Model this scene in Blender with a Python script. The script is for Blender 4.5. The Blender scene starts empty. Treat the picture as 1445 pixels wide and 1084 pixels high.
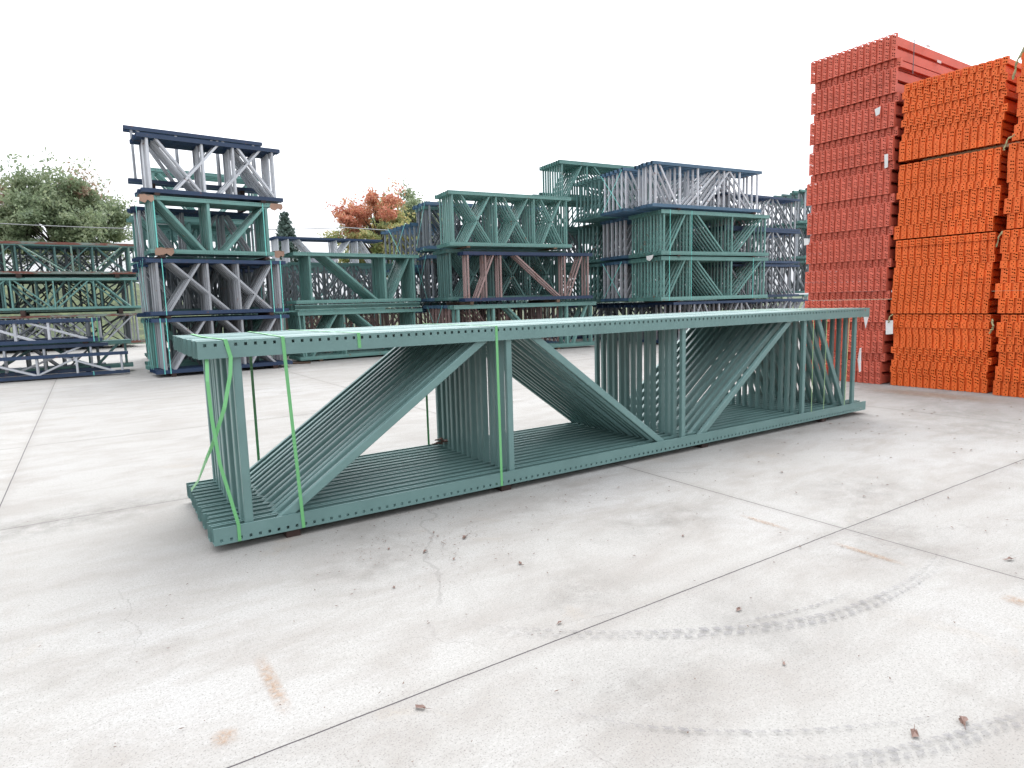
import bpy, math, random
from mathutils import Vector, Matrix
from mathutils.geometry import tessellate_polygon
rnd = random.Random(7)
S = bpy.context.scene
COL = S.collection
PI = math.pi

# ------------------------------------------------------------------ camera
cam_d = bpy.data.cameras.new("camera")
cam = bpy.data.objects.new("camera", cam_d); COL.objects.link(cam)
F_PX = 906.376
cam_d.sensor_width = 36.0
cam_d.lens = F_PX / 1445.0 * 36.0
cam_d.clip_start = 0.05; cam_d.clip_end = 2000
CAM = Vector((0.3536, -3.7216, 1.3206))
yaw, pit, rol = 0.58046, 0.125955, -0.027086
f = Vector((math.sin(yaw)*math.cos(pit), math.cos(yaw)*math.cos(pit), -math.sin(pit)))
r = Vector((math.cos(yaw), -math.sin(yaw), 0)); u = r.cross(f)
r2 = math.cos(rol)*r + math.sin(rol)*u
u2 = -math.sin(rol)*r + math.cos(rol)*u
M3 = Matrix((r2, u2, -f)).transposed()
cam.matrix_world = Matrix.Translation(CAM) @ M3.to_4x4()
S.camera = cam

def project(P):
    q = Vector(P) - CAM
    z = q.dot(f)
    if z <= 0.01: return None
    return (722.5 + F_PX*q.dot(r2)/z, 542 - F_PX*q.dot(u2)/z)

# ------------------------------------------------------------------ helpers
def tag(o, label=None, cat=None, group=None, kind=None):
    if label: o['label'] = label
    if cat: o['category'] = cat
    if group: o['group'] = group
    if kind: o['kind'] = kind
    return o

def link(name, data, parent=None, loc=None, rot=None, mats=None):
    o = bpy.data.objects.new(name, data)
    COL.objects.link(o)
    if parent: o.parent = parent
    if loc: o.location = loc
    if rot: o.rotation_euler = rot
    return o

class MB:
    def __init__(s): s.v = []; s.f = []; s.m = []
    def add(s, vs, fs, mi=0):
        b = len(s.v); s.v += [tuple(v) for v in vs]
        for q in fs: s.f.append(tuple(b+i for i in q)); s.m.append(mi)
    def box(s, x0, y0, z0, x1, y1, z1, mi=0):
        s.add([(x0,y0,z0),(x1,y0,z0),(x1,y1,z0),(x0,y1,z0),(x0,y0,z1),(x1,y0,z1),(x1,y1,z1),(x0,y1,z1)],
              [(0,3,2,1),(4,5,6,7),(0,1,5,4),(1,2,6,5),(2,3,7,6),(3,0,4,7)], mi)
    def extrude(s, prof, p0, p1, U, V, mi=0, caps=True):
        p0 = Vector(p0); p1 = Vector(p1); U = Vector(U); V = Vector(V); n = len(prof)
        vs = [p0+U*a+V*b for a, b in prof] + [p1+U*a+V*b for a, b in prof]
        fs = [(i, (i+1) % n, n+(i+1) % n, n+i) for i in range(n)]
        if caps: fs += [tuple(range(n))[::-1], tuple(range(n, 2*n))]
        s.add(vs, fs, mi)
    def tube(s, pts, rad, n=6, mi=0):
        pts = [Vector(p) for p in pts]
        if not hasattr(rad, '__len__'): rad = [rad]*len(pts)
        rings = []
        for i, p in enumerate(pts):
            t = (pts[min(i+1, len(pts)-1)] - pts[max(i-1, 0)]).normalized()
            a = t.cross(Vector((0, 0, 1)))
            if a.length < 1e-3: a = t.cross(Vector((1, 0, 0)))
            a.normalize(); b = t.cross(a)
            rings.append([p + (a*math.cos(2*PI*k/n) + b*math.sin(2*PI*k/n))*rad[i] for k in range(n)])
        vs = [v for R in rings for v in R]; fs = []
        for i in range(len(pts)-1):
            for k in range(n):
                fs.append((i*n+k, i*n+(k+1) % n, (i+1)*n+(k+1) % n, (i+1)*n+k))
        fs += [tuple(range(n))[::-1], tuple(range((len(pts)-1)*n, len(pts)*n))]
        s.add(vs, fs, mi)
    def ribbon(s, pts, nrm, w, th=0.0012, mi=0):
        """flat band through pts; nrm = face normal (or one per point)"""
        pts = [Vector(p) for p in pts]; n = len(pts)
        L = []
        for i, p in enumerate(pts):
            t = (pts[min(i+1, n-1)] - pts[max(i-1, 0)]).normalized()
            N = Vector(nrm[i] if isinstance(nrm, list) else nrm).normalized()
            sd = t.cross(N).normalized()*w/2
            L += [p-sd-N*th/2, p+sd-N*th/2, p+sd+N*th/2, p-sd+N*th/2]
        fs = []
        for i in range(n-1):
            a = 4*i; b = a+4
            for k in range(4): fs.append((a+k, a+(k+1) % 4, b+(k+1) % 4, b+k))
        fs += [(0, 3, 2, 1), (4*n-4, 4*n-3, 4*n-2, 4*n-1)]
        s.add(L, fs, mi)
    def mesh(s, name, *mats, smooth=False):
        me = bpy.data.meshes.new(name)
        me.from_pydata(s.v, [], s.f)
        for m in mats: me.materials.append(m)
        if len(mats) > 1: me.polygons.foreach_set('material_index', s.m)
        if smooth: me.polygons.foreach_set('use_smooth', [True]*len(s.f))
        me.update()
        return me

# ------------------------------------------------------------------ materials
def newmat(name):
    m = bpy.data.materials.new(name); m.use_nodes = True
    nt = m.node_tree; nt.nodes.clear()
    out = nt.nodes.new('ShaderNodeOutputMaterial')
    bs = nt.nodes.new('ShaderNodeBsdfPrincipled')
    nt.links.new(bs.outputs[0], out.inputs[0])
    return m, nt, bs, out
def N(nt, t, **k):
    n = nt.nodes.new(t)
    for a, b in k.items():
        if a.startswith('_'): setattr(n, a[1:], b)
        else: n.inputs[a.replace('_', ' ')].default_value = b
    return n
def ramp(nt, fac, stops):
    n = nt.nodes.new('ShaderNodeValToRGB'); e = n.color_ramp.elements
    while len(e) < len(stops): e.new(0.5)
    for i, (p_, c) in enumerate(stops):
        e[i].position = p_; e[i].color = (*c, 1) if len(c) == 3 else c
    nt.links.new(fac, n.inputs[0]); return n.outputs[0]
def mix(nt, fac, a, b, mode='MIX'):
    n = nt.nodes.new('ShaderNodeMix'); n.data_type = 'RGBA'; n.blend_type = mode
    for i, v in ((0, fac), (6, a), (7, b)):
        if isinstance(v, (int, float)): n.inputs[i].default_value = v
        elif isinstance(v, tuple): n.inputs[i].default_value = (*v, 1)
        else: nt.links.new(v, n.inputs[i])
    return n.outputs[2]
def math_(nt, op, a, b=None, c=None):
    n = nt.nodes.new('ShaderNodeMath'); n.operation = op
    for i, v in enumerate((a, b, c)):
        if v is None: continue
        if isinstance(v, (int, float)): n.inputs[i].default_value = v
        else: nt.links.new(v, n.inputs[i])
    return n.outputs[0]

def paint(name, col, rough=0.45, vary=0.12, bump=0.05, rust=0.0, scuff=0.25, rustcol=(0.16, 0.06, 0.03)):
    m, nt, bs, out = newmat(name)
    tc = N(nt, 'ShaderNodeTexCoord'); oi = N(nt, 'ShaderNodeObjectInfo')
    n1 = N(nt, 'ShaderNodeTexNoise', Scale=3.0, Detail=5.0, Roughness=0.6)
    # offset noise by object random so repeats differ
    va = nt.nodes.new('ShaderNodeVectorMath'); va.operation = 'ADD'
    nt.links.new(tc.outputs['Object'], va.inputs[0])
    cb = nt.nodes.new('ShaderNodeCombineXYZ')
    nt.links.new(math_(nt, 'MULTIPLY', oi.outputs['Random'], 40.0), cb.inputs[0]); nt.links.new(math_(nt, 'MULTIPLY', oi.outputs['Random'], 17.0), cb.inputs[2])
    nt.links.new(cb.outputs[0], va.inputs[1]); nt.links.new(va.outputs[0], n1.inputs['Vector'])
    dark = tuple(c*(1-scuff) for c in col); light = tuple(min(1, c*(1+scuff*.6)+.01) for c in col)
    c1 = ramp(nt, n1.outputs[0], [(0.3, dark), (0.5, col), (0.72, light)])
    hv = N(nt, 'ShaderNodeHueSaturation')
    nt.links.new(math_(nt, 'MULTIPLY_ADD', oi.outputs['Random'], 2*vary, 1-vary), hv.inputs['Value'])
    nt.links.new(c1, hv.inputs['Color'])
    c = hv.outputs[0]
    n2 = N(nt, 'ShaderNodeTexNoise', Scale=22.0, Detail=6.0, Roughness=0.7)
    nt.links.new(va.outputs[0], n2.inputs['Vector'])
    if rust > 0:
        mp = N(nt, 'ShaderNodeMapping'); mp.inputs['Scale'].default_value = (0.6, 3, 3) if rust > .3 else (3, 3, 3)
        nt.links.new(va.outputs[0], mp.inputs[0])
        n3 = N(nt, 'ShaderNodeTexNoise', Scale=2.2, Detail=8.0, Roughness=0.7)
        nt.links.new(mp.outputs[0], n3.inputs['Vector'])
        k = 0.62 - 0.3*rust
        msk = ramp(nt, n3.outputs[0], [(k, (0, 0, 0)), (k+0.07, (1, 1, 1))])
        rc = mix(nt, n2.outputs[0], tuple(x*.5 for x in rustcol), tuple(min(1, x*1.6) for x in rustcol))
        c = mix(nt, msk, c, rc)
    nt.links.new(c, bs.inputs['Base Color'])
    rr = math_(nt, 'MULTIPLY_ADD', n2.outputs[0], 0.16, rough-0.06)
    nt.links.new(rr, bs.inputs['Roughness'])
    bp = N(nt, 'ShaderNodeBump', Strength=bump, Distance=0.001)
    nt.links.new(n2.outputs[0], bp.inputs['Height']); nt.links.new(bp.outputs[0], bs.inputs['Normal'])
    return m

GREEN = paint('green_paint', (0.118, 0.208, 0.198), 0.37, 0.05, bump=.012, scuff=.10)
GREEN_B = paint('green_paint_weathered', (0.115, 0.245, 0.222), 0.36, 0.12, rust=0.03, scuff=.12)
GREEN_D = paint('dull_green_paint', (0.072, 0.162, 0.152), 0.45, 0.15, rust=0.04, scuff=.15)
BLUE = paint('navy_paint', (0.015, 0.038, 0.088), 0.34, 0.15, rust=0.02, scuff=.12)
BLUE_L = paint('steel_blue_paint', (0.055, 0.115, 0.18), 0.42, 0.15, rust=0.02, scuff=.12)
GREY = paint('grey_paint', (0.28, 0.295, 0.315), 0.42, 0.14, rust=0.02, scuff=.10)
GREY_W = paint('pale_grey_paint', (0.46, 0.48, 0.51), 0.42, 0.12, rust=0.02, scuff=.10)
GREY_G = paint('dark_grey_paint', (0.13, 0.15, 0.165), 0.5, 0.2, rust=0.05, scuff=.15)
BROWN = paint('brown_primer', (0.26, 0.18, 0.17), 0.55, 0.15, rust=0.05, scuff=.12)
RUSTY = paint('rusted_green_paint', (0.16, 0.20, 0.175), 0.7, 0.1, rust=0.5, rustcol=(0.14, 0.05, 0.035))
PALEG = paint('faded_green_paint', (0.14, 0.23, 0.19), 0.55, 0.15, rust=0.12)
GALV = paint('galvanised_steel', (0.30, 0.32, 0.33), 0.5, 0.1)
ORANGE = paint('orange_paint', (0.68, 0.112, 0.010), 0.6, 0.08, scuff=0.12)
REDM = paint('red_paint', (0.52, 0.104, 0.062), 0.6, 0.08, scuff=0.12)
STRAP = paint('green_strap_plastic', (0.13, 0.38, 0.15), 0.35, 0.05, scuff=0.08)
STRAP_P = paint('pale_green_strap_plastic', (0.26, 0.42, 0.20), 0.35, 0.05, scuff=0.08)
STRAP_C = paint('turquoise_strap_plastic', (0.15, 0.58, 0.52), 0.35, 0.05, scuff=0.08)
STRAP_S = paint('steel_banding', (0.04, 0.045, 0.05), 0.4, 0.1, scuff=0.1)
WOOD = paint('weathered_wood', (0.11, 0.07, 0.045), 0.85, 0.25, scuff=0.4)
WOOD_R = paint('red_brown_wood', (0.035, 0.018, 0.014), 0.85, 0.25, scuff=0.4)
WOOD_P = paint('pale_wood', (0.35, 0.25, 0.15), 0.85, 0.15, scuff=0.3)
CARD = paint('brown_cardboard', (0.30, 0.19, 0.14), 0.9, 0.12, scuff=0.2)
PAPER = paint('white_paper', (0.55, 0.55, 0.54), 0.8, 0.03, scuff=0.08)
YROPE = paint('yellow_cord', (0.26, 0.24, 0.12), 0.7, 0.1, scuff=0.6)
BARK = paint('tree_bark', (0.07, 0.055, 0.045), 0.95, 0.1, scuff=0.4)
WIREM = paint('cable_sheath', (0.25, 0.25, 0.26), 0.6, 0.05)

def leafmat(name, cols, trans=0.25):
    m, nt, bs, out = newmat(name)
    g = N(nt, 'ShaderNodeNewGeometry'); tc = N(nt, 'ShaderNodeTexCoord')
    n = N(nt, 'ShaderNodeTexNoise', Scale=0.5, Detail=3.0)
    nt.links.new(tc.outputs['Object'], n.inputs['Vector'])
    v = math_(nt, 'ADD', math_(nt, 'MULTIPLY', g.outputs['Random Per Island'], 0.45), math_(nt, 'MULTIPLY_ADD', n.outputs[0], 1.4, -0.42))
    c = ramp(nt, v, cols)
    nt.links.new(c, bs.inputs['Base Color']); bs.inputs['Roughness'].default_value = 0.6
    tr = N(nt, 'ShaderNodeBsdfTranslucent'); nt.links.new(c, tr.inputs[0])
    ms = N(nt, 'ShaderNodeMixShader'); ms.inputs[0].default_value = trans
    nt.links.new(bs.outputs[0], ms.inputs[1]); nt.links.new(tr.outputs[0], ms.inputs[2]); nt.links.new(ms.outputs[0], out.inputs[0])
    return m
L_GREEN = leafmat('green_leaves', [(0.05, (0.14, 0.19, 0.115)), (0.5, (0.22, 0.275, 0.16)), (0.95, (0.34, 0.37, 0.22))], 0.4)
L_TIP = leafmat('reddish_leaves', [(0.1, (0.25, 0.22, 0.15)), (0.5, (0.34, 0.25, 0.18)), (0.9, (0.42, 0.26, 0.20))], 0.4)
L_RED = leafmat('red_maple_leaves', [(0.1, (0.42, 0.13, 0.09)), (0.5, (0.52, 0.21, 0.13)), (0.9, (0.50, 0.33, 0.17))], 0.35)
L_YG = leafmat('yellow_green_leaves', [(0.1, (0.208, 0.286, 0.117)), (0.5, (0.351, 0.377, 0.156)), (0.9, (0.546, 0.377, 0.182))], 0.35)
L_SPR = leafmat('spruce_needles', [(0.1, (0.04, 0.075, 0.06)), (0.9, (0.10, 0.15, 0.13))], 0.1)
L_DRY = leafmat('dry_leaf', [(0.1, (0.06, 0.035, 0.028)), (0.9, (0.18, 0.10, 0.075))], 0.1)

# concrete
def concrete():
    m, nt, bs, out = newmat('broom_finished_concrete')
    tc = N(nt, 'ShaderNodeTexCoord'); P = tc.outputs['Object']
    def noise(scale, det, ro=0.6, sc=None, dist=0.0):
        n = N(nt, 'ShaderNodeTexNoise', Scale=scale, Detail=det, Roughness=ro, Distortion=dist)
        if sc:
            mp = N(nt, 'ShaderNodeMapping'); mp.inputs['Scale'].default_value = sc
            nt.links.new(P, mp.inputs[0]); nt.links.new(mp.outputs[0], n.inputs['Vector'])
        else: nt.links.new(P, n.inputs['Vector'])
        return n.outputs[0]
    big = noise(0.45, 5, 0.6, dist=0.6); mid = noise(2.4, 8, 0.72, sc=(0.6, 1.3, 1), dist=0.3)
    fine = noise(75, 6, 0.8); spk = noise(160, 2, 0.6)
    base = ramp(nt, big, [(0.3, (0.261, 0.252, 0.236)), (0.52, (0.299, 0.293, 0.277)), (0.75, (0.325, 0.322, 0.314))])
    c = mix(nt, ramp(nt, mid, [(0.36, (1, 1, 1)), (0.56, (0, 0, 0))]), base, (0.240, 0.226, 0.208))
    # grey dirt blotches
    d = noise(0.9, 9, 0.7, dist=1.2)
    c = mix(nt, math_(nt, 'MULTIPLY', ramp(nt, d, [(0.56, (0, 0, 0)), (0.72, (1, 1, 1))]), 0.6), c, (0.184, 0.174, 0.158))
    d2 = noise(1.3, 8, 0.68, sc=(1, 1, 1), dist=0.8)
    c = mix(nt, math_(nt, 'MULTIPLY', ramp(nt, d2, [(0.62, (0, 0, 0)), (0.74, (1, 1, 1))]), 0.35), c, (0.263, 0.202, 0.133))
    # fine grain
    c = mix(nt, math_(nt, 'MULTIPLY', ramp(nt, fine, [(0.36, (1, 1, 1)), (0.60, (0, 0, 0))]), 0.62), c, (0.201, 0.194, 0.183))
    c = mix(nt, math_(nt, 'MULTIPLY', ramp(nt, spk, [(0.30, (1, 1, 1)), (0.44, (0, 0, 0))]), 0.85), c, (0.112, 0.102, 0.096))
    # streaks of the broom finish
    st = noise(5, 6, 0.7, sc=(0.35, 9, 1))
    c = mix(nt, math_(nt, 'MULTIPLY', ramp(nt, st, [(0.5, (0, 0, 0)), (0.75, (1, 1, 1))]), 0.25), c, (0.224, 0.215, 0.205))
    # slab tone differs slab to slab, and saw-cut joints
    sx = N(nt, 'ShaderNodeSeparateXYZ'); nt.links.new(P, sx.inputs[0])
    wob = math_(nt, 'MULTIPLY', math_(nt, 'SUBTRACT', noise(9, 3), 0.5), 0.006)
    def joint(o, off, per, w):
        a = math_(nt, 'ADD', math_(nt, 'SUBTRACT', o, off), wob)
        a = math_(nt, 'PINGPONG', math_(nt, 'ADD', a, per*20), per/2)
        return a
    jx = joint(sx.outputs[0], -0.27, 4.10, .004); jy = joint(sx.outputs[1], -1.815, 3.09, .004)
    j = math_(nt, 'MINIMUM', jx, jy)
    line = math_(nt, 'LESS_THAN', j, 0.0032)
    halo = ramp(nt, math_(nt, 'MULTIPLY', j, 12.0), [(0.0, (1, 1, 1)), (0.9, (0, 0, 0))])
    c = mix(nt, math_(nt, 'MULTIPLY', math_(nt, 'MULTIPLY', halo, mid), 0.42), c, (0.153, 0.139, 0.124))
    c = mix(nt, line, c, (0.046, 0.040, 0.043))
    fx = math_(nt, 'FLOOR', math_(nt, 'DIVIDE', math_(nt, 'ADD', sx.outputs[0], 0.27), 4.10)); fy = math_(nt, 'FLOOR', math_(nt, 'DIVIDE', math_(nt, 'ADD', sx.outputs[1], 1.815), 3.09))
    cbx = N(nt, 'ShaderNodeCombineXYZ'); nt.links.new(fx, cbx.inputs[0]); nt.links.new(fy, cbx.inputs[1])
    wn = N(nt, 'ShaderNodeTexWhiteNoise'); nt.links.new(cbx.outputs[0], wn.inputs['Vector'])
    hv = N(nt, 'ShaderNodeHueSaturation'); nt.links.new(math_(nt, 'MULTIPLY_ADD', wn.outputs[0], 0.10, 0.95), hv.inputs['Value']); nt.links.new(c, hv.inputs['Color']); c = hv.outputs[0]
    # fine hairline cracks
    vo = N(nt, 'ShaderNodeTexVoronoi', _feature='DISTANCE_TO_EDGE', Scale=0.33)
    wv = N(nt, 'ShaderNodeTexNoise', Scale=2.2, Detail=6.0); nt.links.new(P, wv.inputs['Vector'])
    va = nt.nodes.new('ShaderNodeVectorMath'); va.operation = 'MULTIPLY_ADD'; nt.links.new(wv.outputs['Color'], va.inputs[0]); va.inputs[1].default_value = (.5, .5, 0); nt.links.new(P, va.inputs[2]); nt.links.new(va.outputs[0], vo.inputs['Vector'])
    ck = math_(nt, 'MULTIPLY', math_(nt, 'LESS_THAN', vo.outputs[0], 0.0012), ramp(nt, noise(.8, 3), [(.53, (0, 0, 0)), (.6, (1, 1, 1))]))
    c = mix(nt, math_(nt, 'MULTIPLY', ck, .25), c, (0.10, 0.09, 0.085))
    nt.links.new(c, bs.inputs['Base Color'])
    bs.inputs['Roughness'].default_value = 0.86
    bs.inputs['Specular IOR Level'].default_value = 0.3
    h = math_(nt, 'SUBTRACT', math_(nt, 'ADD', math_(nt, 'MULTIPLY', fine, 0.5), math_(nt, 'MULTIPLY', spk, 0.5)), math_(nt, 'MULTIPLY', line, 2.0))
    bp = N(nt, 'ShaderNodeBump', Strength=0.35, Distance=0.003); nt.links.new(h, bp.inputs['Height']); nt.links.new(bp.outputs[0], bs.inputs['Normal'])
    return m
CONC = concrete()

def decal(name, col, lo, hi, scale=18, strength=1.0, sc=(1, 1, 1)):
    """thin stain on the slab, worn through by noise"""
    m, nt, bs, out = newmat(name)
    tc = N(nt, 'ShaderNodeTexCoord')
    mp = N(nt, 'ShaderNodeMapping'); mp.inputs['Scale'].default_value = sc; nt.links.new(tc.outputs['Object'], mp.inputs[0])
    n = N(nt, 'ShaderNodeTexNoise', Scale=scale, Detail=8.0, Roughness=0.72); nt.links.new(mp.outputs[0], n.inputs['Vector'])
    uv = N(nt, 'ShaderNodeAttribute', _attribute_name='edge')
    a = math_(nt, 'MULTIPLY', math_(nt, 'MULTIPLY', ramp(nt, n.outputs[0], [(lo, (0, 0, 0)), (hi, (1, 1, 1))]), uv.outputs['Fac']), strength)
    bs.inputs['Base Color'].default_value = (*col, 1); bs.inputs['Roughness'].default_value = 0.9
    tr = N(nt, 'ShaderNodeBsdfTransparent'); ms = N(nt, 'ShaderNodeMixShader')
    nt.links.new(a, ms.inputs[0]); nt.links.new(tr.outputs[0], ms.inputs[1]); nt.links.new(bs.outputs[0], ms.inputs[2]); nt.links.new(ms.outputs[0], out.inputs[0])
    return m
TYRE = decal('tyre_rubber_mark', (0.10, 0.098, 0.11), 0.36, 0.58, 26, 0.44)
RUSTM = decal('rust_stain', (0.30, 0.16, 0.065), 0.38, 0.72, 70, 0.7)
DIRT = decal('grey_dirt_stain', (0.15, 0.138, 0.122), 0.36, 0.72, 7.5, 0.33)

def grassmat():
    m, nt, bs, out = newmat('rough_grass')
    tc = N(nt, 'ShaderNodeTexCoord')
    n = N(nt, 'ShaderNodeTexNoise', Scale=1.5, Detail=8.0, Roughness=0.7); nt.links.new(tc.outputs['Object'], n.inputs['Vector'])
    c = ramp(nt, n.outputs[0], [(0.3, (0.025, 0.038, 0.02)), (0.5, (0.05, 0.068, 0.03)), (0.72, (0.13, 0.15, 0.055))])
    nt.links.new(c, bs.inputs['Base Color']); bs.inputs['Roughness'].default_value = 0.95
    bp = N(nt, 'ShaderNodeBump', Strength=0.8, Distance=0.1); nt.links.new(n.outputs[0], bp.inputs['Height']); nt.links.new(bp.outputs[0], bs.inputs['Normal'])
    return m
GRASS = grassmat()

# ------------------------------------------------------------------ setting
def grid(x0, y0, x1, y1, nx, ny, zf):
    b = MB()
    vs = [(x0+(x1-x0)*i/nx, y0+(y1-y0)*j/ny, zf(x0+(x1-x0)*i/nx, y0+(y1-y0)*j/ny)) for j in range(ny+1) for i in range(nx+1)]
    b.add(vs, [(j*(nx+1)+i, j*(nx+1)+i+1, (j+1)*(nx+1)+i+1, (j+1)*(nx+1)+i) for j in range(ny) for i in range(nx)])
    return b
tag(link('ground', grid(-900, -900, 900, 900, 2, 2, lambda x, y: -0.03).mesh('ground', GRASS)), kind='structure')
tag(link('concrete_yard', grid(-60, -40, 90, 28, 2, 2, lambda x, y: 0.0).mesh('concrete_yard', CONC)), kind='structure')
def bankz(x, y):
    t = min(1, max(0, (y-30)/9)); t = t*t*(3-2*t)
    k = min(1, max(0, (9-x)/7)); return -0.05 + (3.35*t + 0.12*math.sin(x*.7)*t)*(k*k*(3-2*k)*.93+.07)
tag(link('grass_bank', grid(-70, 29, 90, 75, 60, 24, bankz).mesh('grass_bank', GRASS, smooth=True)), kind='structure')

def decal_sheet(b, edge, pts_l, pts_r):
    pass
def strip_decal(name, mat_, x0, y0, x1, y1, z, nx=6, ny=6, soft=0.35, wob=0.0):
    me = grid(x0, y0, x1, y1, nx, ny, lambda x, y: z).mesh(name, mat_)
    at = me.attributes.new('edge', 'FLOAT', 'POINT')
    k = 0
    for j in range(ny+1):
        for i in range(nx+1):
            e = min(i, nx-i)/(nx*soft), min(j, ny-j)/(ny*soft)
            at.data[k].value = min(1, e[0])*min(1, e[1]); k += 1
    return tag(link(name, me), kind='structure')
# rust bars left by racking on the slab, and dirt patches
for i, (a, b_, c, d) in enumerate([(3.535, -1.66, 3.59, -1.30), (3.54, -2.28, 3.60, -1.88), (0.755, -1.68, 0.82, -1.22), (3.50, -2.78, 3.60, -2.66), (0.55, -1.72, 0.64, -1.62), (9.0, -0.9, 9.6, 1.1)]):
    strip_decal('rust_stain', RUSTM, a, b_, c, d, 0.004)
for i, (x, y, a, b_) in enumerate([(2.12, -1.58, .42, .3), (3.8, -2.05, .55, .45), (9.2, 0.5, 1.0, 1.5), (-0.1, 1.2, .7, .35), (1.85, -2.25, .4, .3), (0.5, 1.3, .7, .4),
                                   (4.6, -1.5, .8, .5), (7.4, -1.2, 1.0, .6), (3.2, -1.1, .7, .35), (2.5, -2.2, .35, .4), (8.2, -0.6, .9, .6), (4.1, -2.75, .5, .3), (3.0, 4.3, 1.0, .5), (1.45, -0.7, .5, .3)]):
    strip_decal('dirt_stain', DIRT, x-a, y-b_, x+a, y+b_, 0.003+0.0004*i, 8, 8, 0.5)
# tyre tracks: rows of worn tread blocks along arcs
def tyre(pts, w, block, skew, name, two=True):
    pts = [Vector((x, y, 0)) for x, y in pts]; b = MB(); ed = []
    # resample
    fine = []
    for i in range(len(pts)-1):
        p0 = pts[max(i-1, 0)]; p1 = pts[i]; p2 = pts[i+1]; p3 = pts[min(i+2, len(pts)-1)]
        for k in range(20):
            t = k/20
            fine.append(0.5*((2*p1)+(-p0+p2)*t+(2*p0-5*p1+4*p2-p3)*t*t+(-p0+3*p1-3*p2+p3)*t**3))
    d = 0; nxt = 0; tot = sum((fine[i+1]-fine[i]).length for i in range(len(fine)-1))
    for i in range(len(fine)-1):
        seg = fine[i+1]-fine[i]; L = seg.length
        while nxt < d+L:
            p = fine[i]+seg*((nxt-d)/L); t = seg.normalized(); s = Vector((-t.y, t.x, 0))
            fade = min(1, 3*nxt/tot, 3*(1-nxt/tot))
            for side in ((-1, 1) if two else (1,)):
                o = p + s*side*w*0.30 + t*(0 if side > 0 else block*.55)
                hw = w*0.22*(0.6+0.4*fade)*rnd.uniform(.85, 1.1); hl = block*0.33
                vs = [o-t*hl-s*hw+t*skew*side, o+t*hl-s*hw+t*skew*side, o+t*hl+s*hw-t*skew*side, o-t*hl+s*hw-t*skew*side]
                b.add([(v.x, v.y, 0.0085) for v in vs], [(0, 1, 2, 3)])
                ed += [max(0.12, fade)*(1.0 if side > 0 else .8)]*4
            nxt += block
        d += L
    me = b.mesh(name, TYRE); at = me.attributes.new('edge', 'FLOAT', 'POINT')
    for i, v in enumerate(ed): at.data[i].value = v
    return tag(link(name, me), kind='structure')
tyre([(1.49, -1.4), (1.61, -1.59), (1.84, -1.81), (2.06, -1.98), (2.3, -2.13), (2.56, -2.26), (2.84, -2.345), (3.18, -2.38), (3.6, -2.36), (3.95, -2.27)], .062, .052, .006, 'tyre_mark')
tyre([(1.46, -2.08), (1.53, -2.2), (1.63, -2.35), (1.75, -2.47), (1.9, -2.59), (2.08, -2.71), (2.39, -2.87), (2.6, -2.93)], .035, .046, .006, 'tyre_mark', two=False)
tyre([(1.80, -2.64), (1.96, -2.78), (2.17, -2.89), (2.36, -2.96), (2.53, -3.0), (2.67, -3.04), (2.95, -3.05)], .055, .042, .006, 'tyre_mark')
tyre([(2.28, -2.08), (2.55, -2.19), (2.84, -2.26), (3.18, -2.29)], .035, .04, .004, 'tyre_mark', two=False)

# ------------------------------------------------------------------ upright frames
def post_mesh(name, L, hd, w, up, mat_, holes=True, th=0.003, lip=0.014, pitch=0.0508, detail=True, bend=False):
    """open C channel, web outward; up=True: opening faces up (bottom post)"""
    b = MB()
    def Z(z): return z if up else hd - z      # build opening-up, mirror for the top post
    def bx(x0, y0, z0, x1, y1, z1):
        a, c = Z(z0), Z(z1); b.box(x0, y0, min(a, c), x1, y1, max(a, c))
    bx(0, 0, 0, L, w, th)                                   # web
    bx(0, th, hd-th, L, lip, hd); bx(0, w-lip, hd-th, L, w-th, hd)   # lips
    hw = 0.0085; zc = 0.023
    for y0 in (0, w-th):
        if not holes:
            bx(0, y0, th, L, y0+th, hd); continue
        bx(0, y0, th, L, y0+th, zc-hw); bx(0, y0, zc+hw, L, y0+th, hd)
        n = int((L-0.03)/pitch); x = 0.0; o = 0.03
        for i in range(n):
            h0 = o+i*pitch
            bx(x, y0, zc-hw, h0, y0+th, zc+hw); x = h0+2*hw*0.9
        bx(x, y0, zc-hw, L, y0+th, zc+hw)
    if detail:   # welded foot bolt plate at one end
        pass
    return b.mesh(name, mat_)
# brace section: C channel with rounded corners, opening to the back (+v)
def cprof(w, d, t=0.0025):
    h = w/2; r_ = 0.006
    return [(-h, d), (-h, r_), (-h+r_*.3, r_*.3), (-h+r_, 0), (h-r_, 0), (h-r_*.3, r_*.3), (h, r_), (h, d), (h-t, d), (h-t, t), (-h+t, t), (-h+t, d)]
def brace_mesh(name, x0, z0, x1, z1, w, y0, d, mat_, closed=False):
    b = MB(); p0 = Vector((x0, y0, z0)); p1 = Vector((x1, y0, z1)); t = (p1-p0).normalized()
    U = Vector((t.z, 0, -t.x))
    prof = cprof(w, d) if not closed else [(-w/2, d*.5), (-w/2*.6, 0.002), (w/2*.6, 0.002), (w/2, d*.5), (w/2*.6, d), (-w/2*.6, d)]
    b.extrude(prof, p0, p1, U, (0, 1, 0))
    return b.mesh(name, mat_)

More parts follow.
